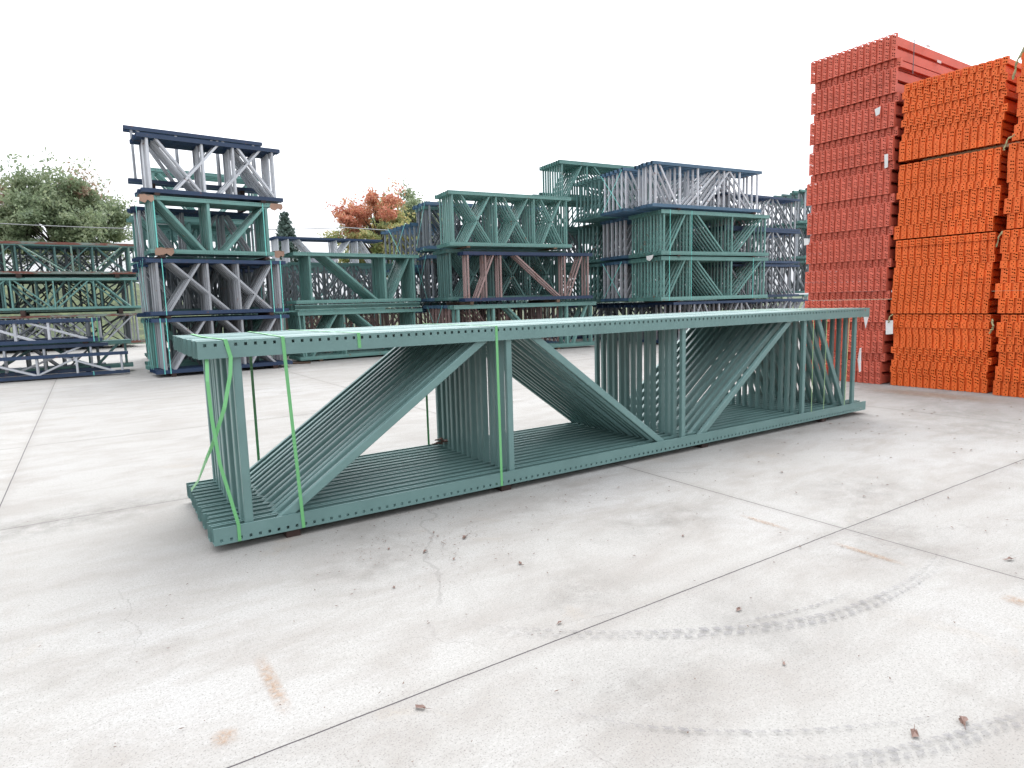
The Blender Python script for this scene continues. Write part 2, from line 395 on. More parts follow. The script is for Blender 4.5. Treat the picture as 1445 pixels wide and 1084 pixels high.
class Design:
    def __init__(s, name, L, H, hd, w, pm, bm, pattern, holes=True, bw=0.046, bd=0.040, lip=0.014, closed=False, dw=None, dd=None):
        s.name = name; s.L = L; s.H = H; s.w = w; s.parts = []
        s.parts.append(('post', post_mesh(name+'_post', L, hd, w, True, pm, holes, lip=lip), (0, 0, 0)))
        s.parts.append(('post', post_mesh(name+'_post_up', L, hd, w, False, pm, holes, lip=lip), (0, 0, H-hd)))
        y0 = (w-bd)/2; e = 0.006
        for k, pt in enumerate(pattern):
            if pt[0] == 'v':
                x = pt[1]*L; m = brace_mesh(name+'_brace', x, e, x, H-e, bw, y0, bd, bm, closed)
            else:
                za, zb = (e+.02, H-e-.02); m = brace_mesh(name+'_brace', pt[1]*L, za, pt[2]*L, zb, dw or bw*0.96, y0+0.003 if dd is None else (w-dd)/2, dd or bd-0.005, bm, closed)
            s.parts.append(('brace', m, (0, 0, 0)))

ORD = ['zeroth', 'first', 'second', 'third', 'fourth', 'fifth', 'sixth', 'seventh', 'eighth', 'ninth', 'tenth', 'eleventh', 'twelfth', 'thirteenth', 'fourteenth', 'fifteenth', 'sixteenth', 'seventeenth', 'eighteenth', 'nineteenth', 'twentieth',
       'twenty-first', 'twenty-second', 'twenty-third', 'twenty-fourth', 'twenty-fifth', 'twenty-sixth', 'twenty-seventh', 'twenty-eighth', 'twenty-ninth', 'thirtieth', 'thirty-first', 'thirty-second', 'thirty-third', 'thirty-fourth', 'thirty-fifth', 'thirty-sixth', 'thirty-seventh', 'thirty-eighth', 'thirty-ninth', 'fortieth', 'forty-first', 'forty-second', 'forty-third', 'forty-fourth', 'forty-fifth', 'forty-sixth']
NFR = [0]
def bundle(D, org, ang, n, pitch, color, where, group, jx=0.012, jz=0.0, tilt=0.0, drift=0.0, start=0):
    d = Vector((math.cos(ang), math.sin(ang), 0)); q = Vector((-math.sin(ang), math.cos(ang), 0))
    for i in range(n):
        o = Vector(org) + q*(i*pitch) + d*(rnd.uniform(-jx, jx) + drift*i) + Vector((0, 0, rnd.uniform(0, jz)))
        e = bpy.data.objects.new('upright_frame', None); COL.objects.link(e)
        e.empty_display_size = 0.1
        e.location = o; e.rotation_euler = (tilt, 0, ang + rnd.uniform(-1, 1)*0.0012)
        num = 'front one' if i == 0 else ORD[i+1] + ' from front'
        tag(e, f'{color} frame, {num}, {where}', 'rack frame', group)
        for nm, me, lc in D.parts:
            c = bpy.data.objects.new(nm, me); COL.objects.link(c); c.parent = e; c.location = lc
        NFR[0] += 1
def spacer(org, ang, ln, where, mat_=None, h=0.06, w=0.09, nm='wooden_spacer'):
    b = MB(); b.box(-w/2, -0.03, 0.001, w/2, ln, h-0.001)
    o = link(nm, b.mesh(nm, mat_ or WOOD), loc=org, rot=(0, 0, ang))
    tag(o, f'wooden spacer under the {where}', 'spacer', 'wooden spacers between the bundles')
def loop_strap(org, ang, s, depth, H, z0, label, mat_=None, w=0.016, group='turquoise straps round the background bundles', slack=0.0):
    d = Vector((math.cos(ang), math.sin(ang), 0)); q = Vector((-math.sin(ang), math.cos(ang), 0)); g = 0.004
    o = Vector(org) + d*s; b = MB()
    for (a0, b0, a1, b1, nn) in ((-g, z0-g, -g, z0+H+g, -q), (-g, z0+H+g, depth+g, z0+H+g, Vector((0, 0, 1))), (depth+g, z0+H+g, depth+g, z0-g, q), (depth+g, z0-g, -g, z0-g, Vector((0, 0, -1)))):
        p0 = o+q*a0+Vector((0, 0, b0)); p1 = o+q*a1+Vector((0, 0, b1))
        b.ribbon([p0, p1], tuple(nn), w)
    ob = link('strap', b.mesh('strap', mat_ or STRAP_C)); tag(ob, label, 'strap', group)
def cross_strap(org, ang, depth, H, z0, label, off=-0.03, one=False):
    """two crossing bands over the left end face of a bundle"""
    d = Vector((math.cos(ang), math.sin(ang), 0)); q = Vector((-math.sin(ang), math.cos(ang), 0))
    o = Vector(org) + d*off; b = MB()
    b.ribbon([o+q*0.02+Vector((0, 0, z0+H)), o+q*(depth*.9)+Vector((0, 0, z0+.05))], tuple(-d), 0.018)
    if not one: b.ribbon([o-d*0.004+q*(depth*.95)+Vector((0, 0, z0+H)), o-d*0.004+q*0.05+Vector((0, 0, z0+.05))], tuple(-d), 0.018)
    ob = link('strap', b.mesh('strap', STRAP_C)); tag(ob, label, 'strap', 'turquoise straps round the background bundles')

# ---- the long bundle on the open concrete
X0 = 0.83
DM = Design('long_frame', 6.63, 1.118, 0.095, 0.069, GREEN, GREEN,
            [('v', .029), ('v', .296), ('v', .563), ('v', .827), ('v', .966), ('d', .046, .279), ('d', .535, .317), ('d', .588, .802), ('d', .944, .856)], bw=0.046, bd=0.032, lip=.009, dw=.054, dd=.031)
NM, PM = 14, 0.0845
bundle(DM, (X0, 0, 0.042), 0, NM, PM, 'green', 'long strapped bundle on the open concrete', 'green frames of the long bundle', jx=0.014, jz=0.003, drift=0.0)
DEPTH = (NM-1)*PM + 0.0762
for s, wh in ((0.42, 'near its left end'), (1.9, 'at the bright middle strap'), (4.0, 'below its third post'), (5.85, 'near its right end')):
    b = MB(); b.box(-.04, 0.012, 0, .04, DEPTH-.05, 0.040)
    tag(link('wooden_spacer', b.mesh('wooden_spacer', WOOD_R), loc=(X0+s, 0, 0.001)), f'dark wooden block under the long green bundle {wh}', 'spacer', 'wooden blocks under the long bundle')
g = 0.0035; zt = 0.042+1.118+.003
def strap_main(x0, xt, xb, label, mat_=STRAP, w=0.019, back=None):
    b = MB()
    b.ribbon([(xt, -g, zt+g), (xb, -g, 0.05-g)], (0, -1, 0), w)
    b.ribbon([(xt, -g, zt+g), (x0, DEPTH+g, zt+g)], (0, 0, 1), w)
    b.ribbon([(x0, DEPTH+g, zt+g), (x0, DEPTH+g, 0.05-g)], (0, 1, 0), w)
    b.ribbon([(xb, -g, 0.05-g), (x0, DEPTH+g, 0.05-g)], (0, 0, -1), w)
    ck = MB()
    o = link('strap', b.mesh('strap', mat_)); tag(o, label, 'strap', 'green straps round the long bundle')
    ck.box(xt-.014, -g-.003, 0.62, xt+.014, -g-.001, 0.66)
    return o
strap_main(1.32, 1.264, 1.307, 'bright green plastic strap, wide, second from the left end of the long bundle')
strap_main(2.70, 2.677, 2.684, 'bright green plastic strap beside the second upright brace of the long bundle')
strap_main(6.44, 6.412, 6.425, 'thin pale strap right of the fourth upright brace', w=0.009, mat_=STRAP_P)
strap_main(6.67, 6.648, 6.640, 'thin pale green strap crossing the last slanted brace of the long bundle', w=0.009, mat_=STRAP_P)
strap_main(7.05, 7.071, 7.026, 'thin pale green strap beside the last upright brace of the long bundle', w=0.009, mat_=STRAP_P)
# slack strap at the left end: over the top, sagging down the front and inward behind the first brace
b = MB()
b.ribbon([(0.965, -g, zt+g), (0.985, -g-.002, 1.07), (0.975, -0.012, 0.98), (0.93, -0.02, 0.80), (0.87, .02, .62), (0.84, .14, .50), (0.83, .5, .30), (0.83, .9, .15)], [(0, -1, 0), (0, -1, 0), (0, -1, 0), (-.2, -1, 0), (-.5, -1, 0), (-.8, -.6, 0), (-1, 0, 0), (-1, 0, 0)], 0.02)
b.ribbon([(0.965, -g, zt+g), (0.93, DEPTH*.5, zt+g), (0.95, DEPTH+g, zt+g)], (0, 0, 1), 0.02)
tag(link('strap', b.mesh('strap', STRAP)), 'slack green strap twisting down the left end of the long bundle', 'strap', 'green straps round the long bundle')
b = MB()
b.ribbon([(0.87, .02, 1.065), (0.86, -.012, .95), (0.865, -.015, .75), (0.885, -.015, .50), (0.925, -g, .30), (0.955, -g, .14), (0.955, -g, .05)], (0, -1, 0), 0.018)
b.ribbon([(0.955, -g, .05-g), (0.95, DEPTH+g, .05-g)], (0, 0, -1), 0.018)
tag(link('strap', b.mesh('strap', STRAP)), 'loose green strap hanging from the upper left corner down to the lower left corner', 'strap', 'green straps round the long bundle')
b = MB()
b.ribbon([(1.705, -g, zt+g), (1.708, -g, 1.076)], (0, -1, 0), 0.02)
b.ribbon([(1.705, -g, zt+g), (1.60, DEPTH+g, zt+g)], (0, 0, 1), 0.02)
tag(link('strap', b.mesh('strap', STRAP)), 'short green strap end lying over the upper post of the long bundle', 'strap', 'green straps round the long bundle')
b = MB(); b.ribbon([(7.33, -g, zt+.004), (7.335, -g-.001, 1.08), (7.30, .02, 1.06)], (0, -1, 0), 0.014); pass
tag(link('strap', b.mesh('strap', STRAP)), 'curled pale strap end at the right end of the long bundle', 'strap', 'green straps round the long bundle')
# paper tags
def tagsheet(name, pts, label, mat_=PAPER, cat='tag', th=0.0012):
    b = MB(); P = [Vector(p) for p in pts]; n = (P[1]-P[0]).cross(P[2]-P[0]).normalized()*th
    k = len(P); b.add([p for p in P]+[p+n for p in P], [tuple(range(k))[::-1], tuple(range(k, 2*k))]+[(i, (i+1) % k, k+(i+1) % k, k+i) for i in range(k)])
    return tag(link(name, b.mesh(name, mat_)), label, cat)
tagsheet('paper_tag', [(7.272, -.012, .73), (7.325, -.004, .735), (7.335, .01, .62), (7.345, .0, .48), (7.29, -.008, .47), (7.275, .004, .60)], 'white paper tag hanging beside the last upright brace of the long bundle')
tagsheet('paper_tag', [(7.34, -.006, 1.068), (7.455, .0, 1.068), (7.38, -.01, .94)], 'white torn paper corner hanging under the upper right end of the long bundle')

# ---- background stacks of frames
def pat(*a): return list(a)
P_LS2 = [('v', .07), ('v', .41), ('v', .63), ('v', .94), ('d', .56, .15), ('d', .12, .37), ('d', .88, .49), ('d', .67, .90)]
P_LS3 = [('v', .05), ('v', .47), ('v', .955), ('d', .43, .07), ('d', .57, .96)]
P_LS4 = [('v', .065), ('v', .425), ('v', .645), ('v', .94), ('d', .41, .11), ('d', .21, .55), ('d', .955, .67), ('d', .52, .86)]
D_LSb = Design('blue_post_frame', 2.76, 1.12, .075, .078, BLUE, GREY, P_LS2, holes=False, bw=.045)
D_LSg = Design('green_post_frame', 2.42, 1.12, .08, .078, GREEN_B, GREEN_B, P_LS3, bw=.06)
D_LSx = Design('blue_grey_frame', 2.76, 1.12, .075, .078, BLUE, GREY, [('v', .05), ('v', .35), ('v', .65), ('v', .93), ('d', .32, .08), ('d', .38, .62), ('d', .9, .68)], holes=False, bw=.045)
D_LS4 = Design('blue_top_frame', 2.76, 1.12, .08, .078, BLUE, GREY_W, P_LS4, holes=False, bw=.045)
D_LSs = Design('short_green_frame', 2.6, 1.1, .08, .078, GREEN_B, GREEN_B, P_LS3, bw=.05)
LA = 0.078; LO = Vector((1.456, 11.0, 0))
ld = Vector((math.cos(LA), math.sin(LA), 0)); lq = Vector((-math.sin(LA), math.cos(LA), 0))
TW = 'navy and green tower'
def LSP(s, t, z): v = LO + ld*s + lq*t; return (v.x, v.y, z)
GR = 'frames in the tall blue and green tower'
bundle(D_LSb, LSP(0, 0, .07), LA, 8, .105, 'blue and grey', f'bottom bundle, {TW}', GR, jx=.02)
bundle(D_LSb, LSP(-.03, 0, 1.26), LA, 8, .105, 'blue and grey', f'second bundle up, {TW}', GR, jx=.02)
bundle(D_LSg, LSP(.09, 0, 2.49), LA, 8, .095, 'green', f'third bundle up, {TW}', GR, jx=.01)
bundle(D_LS4, LSP(.02, .02, 3.67), LA, 7, .11, 'blue and pale grey', f'top bundle, {TW}', GR, jx=.02)
bundle(D_LSs, LSP(.06, 1.15, .07), LA, 5, .13, 'green', f'bottom rear bundle, {TW}', GR, jx=.03)
bundle(D_LSx, LSP(.0, 1.10, 1.24), LA, 5, .14, 'blue and grey', f'second rear bundle up, {TW}', GR, jx=.03)
bundle(D_LSx, LSP(.0, 1.15, 2.42), LA, 5, .14, 'blue and brown', f'third rear bundle up, {TW}', GR, jx=.03)
bundle(D_LSx, LSP(-.02, .95, 4.0), LA, 2, .2, 'navy', f'raised rear bundle atop the {TW}', GR, jx=.02)
bundle(D_LSs, LSP(.20, 2.4, .07), LA, 4, .2, 'green', f'bottom deep bundle, {TW}', GR, jx=.03)
bundle(D_LSx, LSP(.16, 2.4, 1.22), LA, 4, .2, 'blue', f'second deep bundle, {TW}', GR, jx=.03)
bundle(D_LSs, LSP(.16, 2.5, 2.42), LA, 4, .2, 'green', f'third deep bundle, {TW}', GR, jx=.03)
packed_ls = [(1.9, 12.3)]
bundle(D_LSs, LSP(.62, 2.9, 3.60), LA, 4, .2, 'green', f'rear green bundle atop the {TW}', GR, jx=.03)
for zz, nm in ((.0, 'bottom'), (1.19, 'second'), (2.40, 'third'), (3.61, 'top')):
    for s, sd in ((.3, 'left'), (2.35, 'right')):
        hh = .055 if zz else .068
        spacer(LSP(s, 0, zz), LA, .82, f'{nm} bundle of the {TW}, {sd} side', WOOD_R, h=hh)
for s, z0, H, nm in ((.14, .07, 1.12, 'left side of the bottom bundle'), (.25, .07, 1.12, 'left brace of the bottom bundle'), (2.55, .07, 1.12, 'right side of the bottom bundle'), (.27, 1.26, 1.12, 'left side of the second bundle'), (2.42, 1.26, 1.12, 'right side of the second bundle'), (2.62, 1.26, 1.12, 'far right of the second bundle'),
                     (.22, 2.49, 1.12, 'left side of the third bundle'), (2.33, 2.49, 1.12, 'right side of the third bundle'), (.62, 3.67, 1.12, 'dark top bundle')):
    if z0 > 3: continue
    loop_strap(LSP(0, 0, 0), LA, s, .82, H, z0, f'turquoise strap on the {nm} of the {TW}')
b = MB()
for t0, z0, t1, z1 in ((0.02, 1.12, .55, .15), (.75, 1.1, .25, .1), (.3, 1.1, .02, .1)):
    for base in (.07, 1.26, 2.49):
        if base > 2 and t0 > .5: continue
        b.ribbon([Vector(LSP(-.06, t0, base+z0)), Vector(LSP(-.06, t1, base+z1))], tuple(-ld), .018)
tag(link('strap', b.mesh('strap', STRAP_C)), f'turquoise strap hanging loose over the left end of the {TW}', 'strap', 'turquoise straps round the background bundles')
for s_ in (.4, 2.2):
    spacer(LSP(s_, .95, 3.545), LA, .35, f'raised rear bundle atop the {TW}, {"left" if s_ < 1 else "right"}', WOOD_R, h=.453)
# cardboard corner protectors
def cardboard(c, sx, sz, label, seed):
    rr = random.Random(seed); b = MB()
    prof = [(-sx, -.02), (-sx*1.05, sz*.5), (-sx*.9, sz), (-sx*.2, sz*1.1), (sx*.3, sz*.95), (sx*1.0, sz*1.05), (sx*1.1, sz*.3), (sx*.7, -.03), (sx*.2, 0.01), (-sx*.3, -.035)]
    prof = [(a+rr.uniform(-.01, .01), z+rr.uniform(-.01, .01)) for a, z in prof]
    b.extrude(prof, Vector(c), Vector(c)+lq*0.006, ld, (0, 0, 1))
    top = [(x, .0) for x in (-sx, sx)]
    b.extrude([(-sx*.9, sz), (sx*.9, sz), (sx*.9, sz+.006), (-sx*.9, sz+.006)], Vector(c), Vector(c)+lq*.35, ld, (0, 0, 1))
    tag(link('cardboard_pad', b.mesh('cardboard_pad', CARD)), label, 'cardboard', 'cardboard pads on the green third bundle')
cardboard(LSP(.10, -.012, 3.50), .12, .11, f'torn cardboard pad on the upper left corner of the {TW}', 1)
cardboard(LSP(2.62, -.012, 3.50), .13, .11, f'torn cardboard pad on the upper right corner of the {TW}', 2)
cardboard(LSP(.33, -.012, 2.47), .16, .12, f'crumpled cardboard pad at the lower left of the green third bundle, {TW}', 3)
cardboard(LSP(2.62, -.012, 2.48), .10, .11, f'crumpled cardboard pad at the lower right of the green third bundle, {TW}', 4)
b = MB(); b.box(0, 0, 0, .45, .09, .04)
tag(link('timber_offcut', b.mesh('timber_offcut', WOOD), loc=(4.35, 12.0, .001), rot=(0, 0, -.5)), 'short brown timber lying on concrete between the tower and green frames', 'timber')

# ---- low piles at the far left
GL = 'frames in the low piles at the left edge'
D_L1 = Design('low_blue_frame', 4.1, .47, .065, .078, BLUE, GREY_W, [('v', .05), ('v', .24), ('v', .44), ('v', .605), ('v', .77), ('v', .967), ('d', .07, .36), ('d', .30, .10), ('d', .62, .36), ('d', .585, .80), ('d', .945, .70)], holes=False, bw=.04)
bundle(D_L1, (-3.08, 12.55, .03), 0.0, 2, .11, 'navy', 'lowest pile at the left edge', GL, jx=.05)
D_L2 = Design('low_green_frame', 4.1, .62, .08, .078, GREEN_B, GREEN_D, [('v', .1), ('v', .35), ('v', .6), ('v', .8), ('v', .97), ('d', .33, .12), ('d', .37, .58), ('d', .78, .62), ('d', .82, .95)], bw=.05)
bundle(D_L2, (-2.92, 13.35, .10), 0.0, 3, .16, 'green and grey', 'pile behind the lowest blue frames', GL, jx=.02)
D_L3 = Design('mid_blue_frame', 4.1, .60, .07, .078, BLUE, GREY_W, [('v', .1), ('v', .32), ('v', .56), ('v', .72), ('v', .92), ('d', .3, .12), ('d', .54, .34), ('d', .58, .90)], holes=False, bw=.04)
bundle(D_L3, (-3.4, 12.80, .10), 0.0, 2, .15, 'navy', 'blue pair leaning behind the lowest pile', GL, jx=.02)
D_L4 = Design('shallow_blue_frame', 4.0, .50, .07, .078, BLUE, GREY_W, [('v', .05), ('v', .3), ('v', .52), ('v', .63), ('v', .77), ('d', .95, .66), ('d', .12, .45), ('d', .72, .46), ('d', .5, .2)], holes=False, bw=.045)
bundle(D_L4, (-3.4, 12.75, .74), 0.0, 3, .13, 'navy', 'upper pile at the left edge', GL, jx=.03)
for x, nm in ((-1.9, 'left'), (.3, 'right')):
    b = MB(); b.box(-.05, 12.76, .705, .05, 13.75, .739); tag(link('wooden_spacer', b.mesh('wooden_spacer', WOOD_R), loc=(x, 0, 0)), f'wooden spacer under the upper pile at the left edge, {nm} one', 'spacer', 'wooden spacers between the bundles')
    b = MB(); b.box(-.05, 13.3, .001, .05, 13.9, .099); tag(link('wooden_spacer', b.mesh('wooden_spacer', WOOD_R), loc=(x, 0, 0)), f'wooden block under the green and grey left pile, {nm} one', 'spacer', 'wooden spacers between the bundles')
loop_strap((-3.4, 12.75, 0), 0, 3.86, .34, .50, .74, 'turquoise strap round the upper pile at the left edge')
loop_strap((-3.4, 12.75, 0), 0, 3.95, .5, .50, .74, 'second turquoise strap near the end of the upper left pile', mat_=STRAP)
loop_strap((-3.08, 12.55, 0), 0, 3.47, .19, .07, .03, 'turquoise strap round the bottom post of the lowest left pile')

# ---- long weathered frames at the back left
GB = 'long weathered frames at the back left'
def zig(v, step, flip=0, n=99):
    o = []; x = v; k = flip
    while x+step < 1.0 and n > 0:
        o.append(('v', x)); a, c = x+.03*step, x+step*.94
        o.append(('d', a, c) if k % 2 == 0 else ('d', c, a)); x += step; k += 1; n -= 1
    o.append(('v', x)); return o
D_B3 = Design('long_rusty_frame', 8.1, 1.14, .09, .08, RUSTY, PALEG, [('v', .03), ('v', .24), ('v', .475), ('v', .72), ('v', .945), ('d', .70, .515), ('d', .79, .93), ('d', .27, .46), ('d', .22, .05)], holes=False, bw=.06, closed=True)
D_B2 = Design('long_green_frame', 8.1, 1.14, .08, .08, GREEN_B, GREEN_B, zig(.03, .153), bw=.055, closed=True)
D_B2b = Design('long_dark_frame', 8.1, 1.14, .08, .08, GREEN_D, GREY_G, zig(.06, .15, 1), bw=.055, holes=False, closed=True)
D_B1 = Design('long_grey_frame', 8.1, 1.14, .08, .08, RUSTY, GREY, zig(.045, .15, 1), bw=.055, holes=False, closed=True)
bundle(D_B1, (-5.8, 25.1, .17), 0, 4, .4, 'rusty grey', 'bottom row of long frames far left', GB, jx=.3)
bundle(D_B2, (-5.8, 25.1, 1.52), 0, 3, .35, 'pale green', 'middle row of long frames far left', GB, jx=.15)
bundle(D_B2b, (-5.6, 26.4, 1.5), 0, 3, .3, 'dark', 'rear middle row of long frames far left', GB, jx=.5)
bundle(D_B3, (-5.6, 25.1, 2.80), 0, 2, .9, 'rusted pale', 'top row of long frames far left', GB, jx=.1)
bundle(D_B2b, (-5.9, 26.5, 2.76), 0, 3, .3, 'dark', 'rear top row of long frames far left', GB, jx=.5)
for zz, h, nm in ((0, .168, 'bottom'), (1.31, .20, 'middle'), (2.66, .13, 'top')):
    for x in (-4.5, -1.5, 1.5):
        b = MB(); b.box(-.07, 25.05, zz+.001, .07, 27.2, zz+h-.002); tag(link('wooden_spacer', b.mesh('wooden_spacer', WOOD_R), loc=(x, 0, 0)), f'timber under the {nm} long frames far left, at {"left middle right".split()[int((x+4.5)/3)]}', 'spacer', 'wooden spacers between the bundles')

# ---- green stack left of centre
AO = (4.64, 12.18, 0); AA = .06; GA = 'frames in the plain green stack by the tower'
D_A1 = Design('deep_green_frame', 3.42, 1.18, .085, .078, GREEN_B, GREEN_B, [('v', .045), ('v', .345), ('v', .93), ('d', .085, .30), ('d', .03, .01), ('d', .82, .42)], bw=.05)
D_A2 = Design('deep_green_frame_upper', 3.40, 1.24, .085, .078, GREEN_B, GREEN_B, [('v', .115), ('v', .70), ('v', .95), ('d', .64, .22), ('d', .74, .92)], bw=.058)
bundle(D_A1, (AO[0], AO[1], .05), AA, 9, .10, 'green', 'bottom bundle of the plain green stack', GA, jx=.01)
bundle(D_A2, (AO[0], AO[1]+.02, 1.43), AA, 9, .09, 'green', 'upper bundle of the plain green stack', GA, jx=.01)
bundle(Design('slim_green_frame', 3.4, .12, .1, .078, GREEN_B, GREEN_B, [('v', .05), ('v', .95)], bw=.04), (AO[0]-.05, AO[1]-.01, 1.28), AA, 3, .3, 'flat green', 'row lying between the plain green bundles', GA, jx=.01)
GA2 = 'frames far behind the plain green stack'
D_A3 = Design('far_blue_frame', 4.2, 1.10, .08, .078, BLUE, GREY_W, [('v', .03), ('v', .12), ('v', .55), ('v', .75), ('d', .42, .2), ('d', .5, .69), ('d', .95, .78)], holes=False)
D_A4 = Design('far_green_frame', 4.2, 1.2, .12, .078, GREEN_B, GREEN_D, [('v', .05), ('v', .3), ('v', .7), ('v', .95), ('d', .28, .08), ('d', .35, .68), ('d', .92, .72)], bw=.07)
bundle(D_A3, (6.35, 21.0, 2.86), 0, 6, .16, 'navy and pale', 'top row behind the plain green stack', GA2, jx=.02)
bundle(D_A4, (6.3, 21.0, 1.6), 0, 4, .2, 'green', 'middle row behind the plain green stack', GA2, jx=.02)
bundle(D_A4, (6.3, 21.0, .05), 0, 3, .3, 'green', 'bottom row behind the plain green stack', GA2, jx=.02)
for zz, h, nm in ((1.26, .34, 'middle'), (2.805, .05, 'top')):
    for x in (7, 10):
        b = MB(); b.box(-.07, 20.95, zz+.001, .07, 21.9, zz+h-.002); tag(link('wooden_spacer', b.mesh('wooden_spacer', WOOD), loc=(x, 0, 0)), f'{"left" if x == 7 else "right"} timber block under the {nm} row behind the plain green stack', 'spacer', 'wooden spacers between the bundles')
for s in (.5, 2.8):
    spacer((AO[0]+s, AO[1]+.03, 0), AA, .8, f'plain green stack, {"left" if s < 1 else "right"} one on the ground', h=.049)
tagsheet('paper_tag', [(7.90, 12.32, 1.88), (7.96, 12.32, 1.88), (7.96, 12.325, 1.62), (7.90, 12.32, 1.62)], 'small white tag on the right upright of the plain green stack')

# ---- middle stack with crossed braces
MA = -0.10; MO = Vector((11.649, 10.518, 0)); md = Vector((math.cos(MA), math.sin(MA), 0)); mq = Vector((-math.sin(MA), math.cos(MA), 0))
def MP(s, t, z): v = MO + md*s + mq*t; return (v.x, v.y, z)
GM = 'frames in the middle stack with crossed braces'; MT = 'cross-braced middle stack'
PX = [('v', .035), ('v', .37), ('v', .68), ('v', .96), ('d', .33, .09), ('d', .12, .33), ('d', .64, .42), ('d', .43, .64), ('d', .93, .73), ('d', .74, .92)]
D_M3 = Design('crossed_green_frame', 3.65, 1.36, .09, .085, GREEN_B, GREEN_B, PX, bw=.042)
D_M2 = Design('crossed_green_frame_lower', 3.65, 1.32, .09, .085, GREEN_D, GREEN_D, PX, bw=.05)
D_M2b = Design('brown_braced_frame', 3.95, 1.26, .085, .078, BLUE, BROWN, [('v', .035), ('v', .16), ('v', .27), ('v', .77), ('v', .965), ('d', .09, .225), ('d', .745, .37), ('d', .80, .92)], holes=False, bw=.045)
D_M1 = Design('wide_green_frame', 4.37, 1.24, .10, .085, GREEN_B, GREEN_B, [('v', .03), ('v', .26), ('v', .78), ('v', .965), ('d', .62, .34), ('d', .82, .94)], bw=.06)
D_Mg = Design('dark_grey_frame', 3.7, 1.26, .085, .08, BLUE_L, GREY_G, PX, holes=False, bw=.05)
D_Mb = Design('brown_rear_frame', 3.7, 1.22, .085, .08, BLUE_L, BROWN, [('v', .04), ('v', .2), ('v', .5), ('v', .8), ('v', .95), ('d', .18, .06), ('d', .45, .23)], holes=False, bw=.05)
bundle(D_M3, MP(-3.5, 0, 2.79), MA, 7, .135, 'green', f'top front bundle, {MT}', GM, jx=.015)
bundle(D_Mg, MP(-3.55, 1.55, 2.84), MA, 6, .19, 'dark grey', f'top rear bundle, {MT}', GM, jx=.02)
bundle(D_M2b, MP(-3.2, -.12, 1.38), MA, 3, .13, 'blue and brown', f'second front bundle, {MT}', GM, jx=.03)
bundle(D_M2, MP(-3.45, .42, 1.42), MA, 7, .14, 'dull green', f'second inner bundle, {MT}', GM, jx=.015)
bundle(D_Mg, MP(-3.5, 1.65, 1.42), MA, 6, .19, 'dark grey', f'second rear bundle, {MT}', GM, jx=.02)
bundle(D_M1, MP(-3.48, -.1, .05), MA, 4, .14, 'green', f'bottom front bundle, {MT}', GM, jx=.02)
bundle(D_Mb, MP(-3.5, .6, .08), MA, 8, .22, 'brown and blue', f'bottom inner bundle, {MT}', GM, jx=.02)
GM3 = 'frames in the dim stack behind the middle one'
bundle(D_Mg, (8.25, 13.3, 2.38), -.02, 8, .33, 'dark blue-grey', 'top of the dim stack behind the crossed braces', GM3, jx=.02)
bundle(D_Mg, (8.3, 13.5, 1.1), -.02, 4, .5, 'dim grey', 'lower part of the dim stack behind the crossed braces', GM3, jx=.02)
cross_strap(MP(-3.5, 1.55, 0), MA, 1.0, 1.26, 2.84, f'single turquoise strap across the upper end of the {MT}', one=True)
cross_strap(MP(-3.5, 1.65, 0), MA, 1.0, 1.26, 1.42, f'crossed turquoise straps on the second left end of the {MT}')
cross_strap(MP(-3.5, .6, 0), MA, 1.2, 1.2, .08, f'crossed turquoise straps on the bottom left end of the {MT}')
cross_strap((8.2, 13.5, 0), -.02, 1.4, 1.26, 2.38, 'crossed turquoise straps on the end of the dim stack behind')
for zz, h, nm, t, ln in ((0, .049, 'bottom', -.08, .45), (1.295, .08, 'second front', -.1, 1.6), (2.742, .045, 'top', 0, 1.1)):
    for s in (-3.0, -.4):
        spacer(MP(s, t, zz), MA, ln, f'{nm} bundle of the {MT}, {"left" if s < -1 else "right"}', h=h)
# ---- right-hand stack
RA = -0.10; RO = Vector((13.54, 8.82, 0)); rd = Vector((math.cos(RA), math.sin(RA), 0)); rq = Vector((-math.sin(RA), math.cos(RA), 0))
def RP(s, t, z): v = RO + rd*s + rq*t; return (v.x, v.y, z)
GRR = 'frames in the broad stack beside the red beams'; RT = 'broad stack by red beams'
PR = [('v', .03), ('v', .255), ('v', .64), ('v', .965), ('d', .06, .22), ('d', .575, .30), ('d', .665, .95)]
D_R = Design('broad_green_frame', 4.15, 1.20, .10, .08, GREEN_B, GREEN_B, PR, bw=.05)
D_Rg = Design('grey_inner_frame', 4.0, 1.17, .085, .09, BLUE_L, GREY, PR, holes=False, bw=.075, bd=.06)
D_Rd = Design('dull_green_inner_frame', 4.0, 1.19, .09, .085, GREEN_D, GREEN_D, PR, bw=.05)
D_Rt = Design('pale_top_frame', 4.1, 1.18, .085, .09, BLUE_L, GREY_W, [('v', .035), ('v', .24), ('v', .40), ('v', .64), ('v', .79), ('v', .965), ('d', .225, .06), ('d', .30, .60), ('d', .45, .70), ('d', .93, .68)], holes=False, bw=.055)
D_R0 = Design('blue_bottom_frame', 5.3, 1.16, .07, .08, BLUE, GREY, [('v', .05), ('v', .15), ('v', .33), ('v', .5), ('v', .7), ('v', .9), ('d', .1, .2), ('d', .32, .22), ('d', .36, .48), ('d', .68, .53), ('d', .72, .88)], holes=False, bw=.05)
bundle(D_R0, RP(.42, -.02, .05), RA, 6, .2, 'blue and grey', f'bottom bundle of the {RT}', GRR, jx=.02)
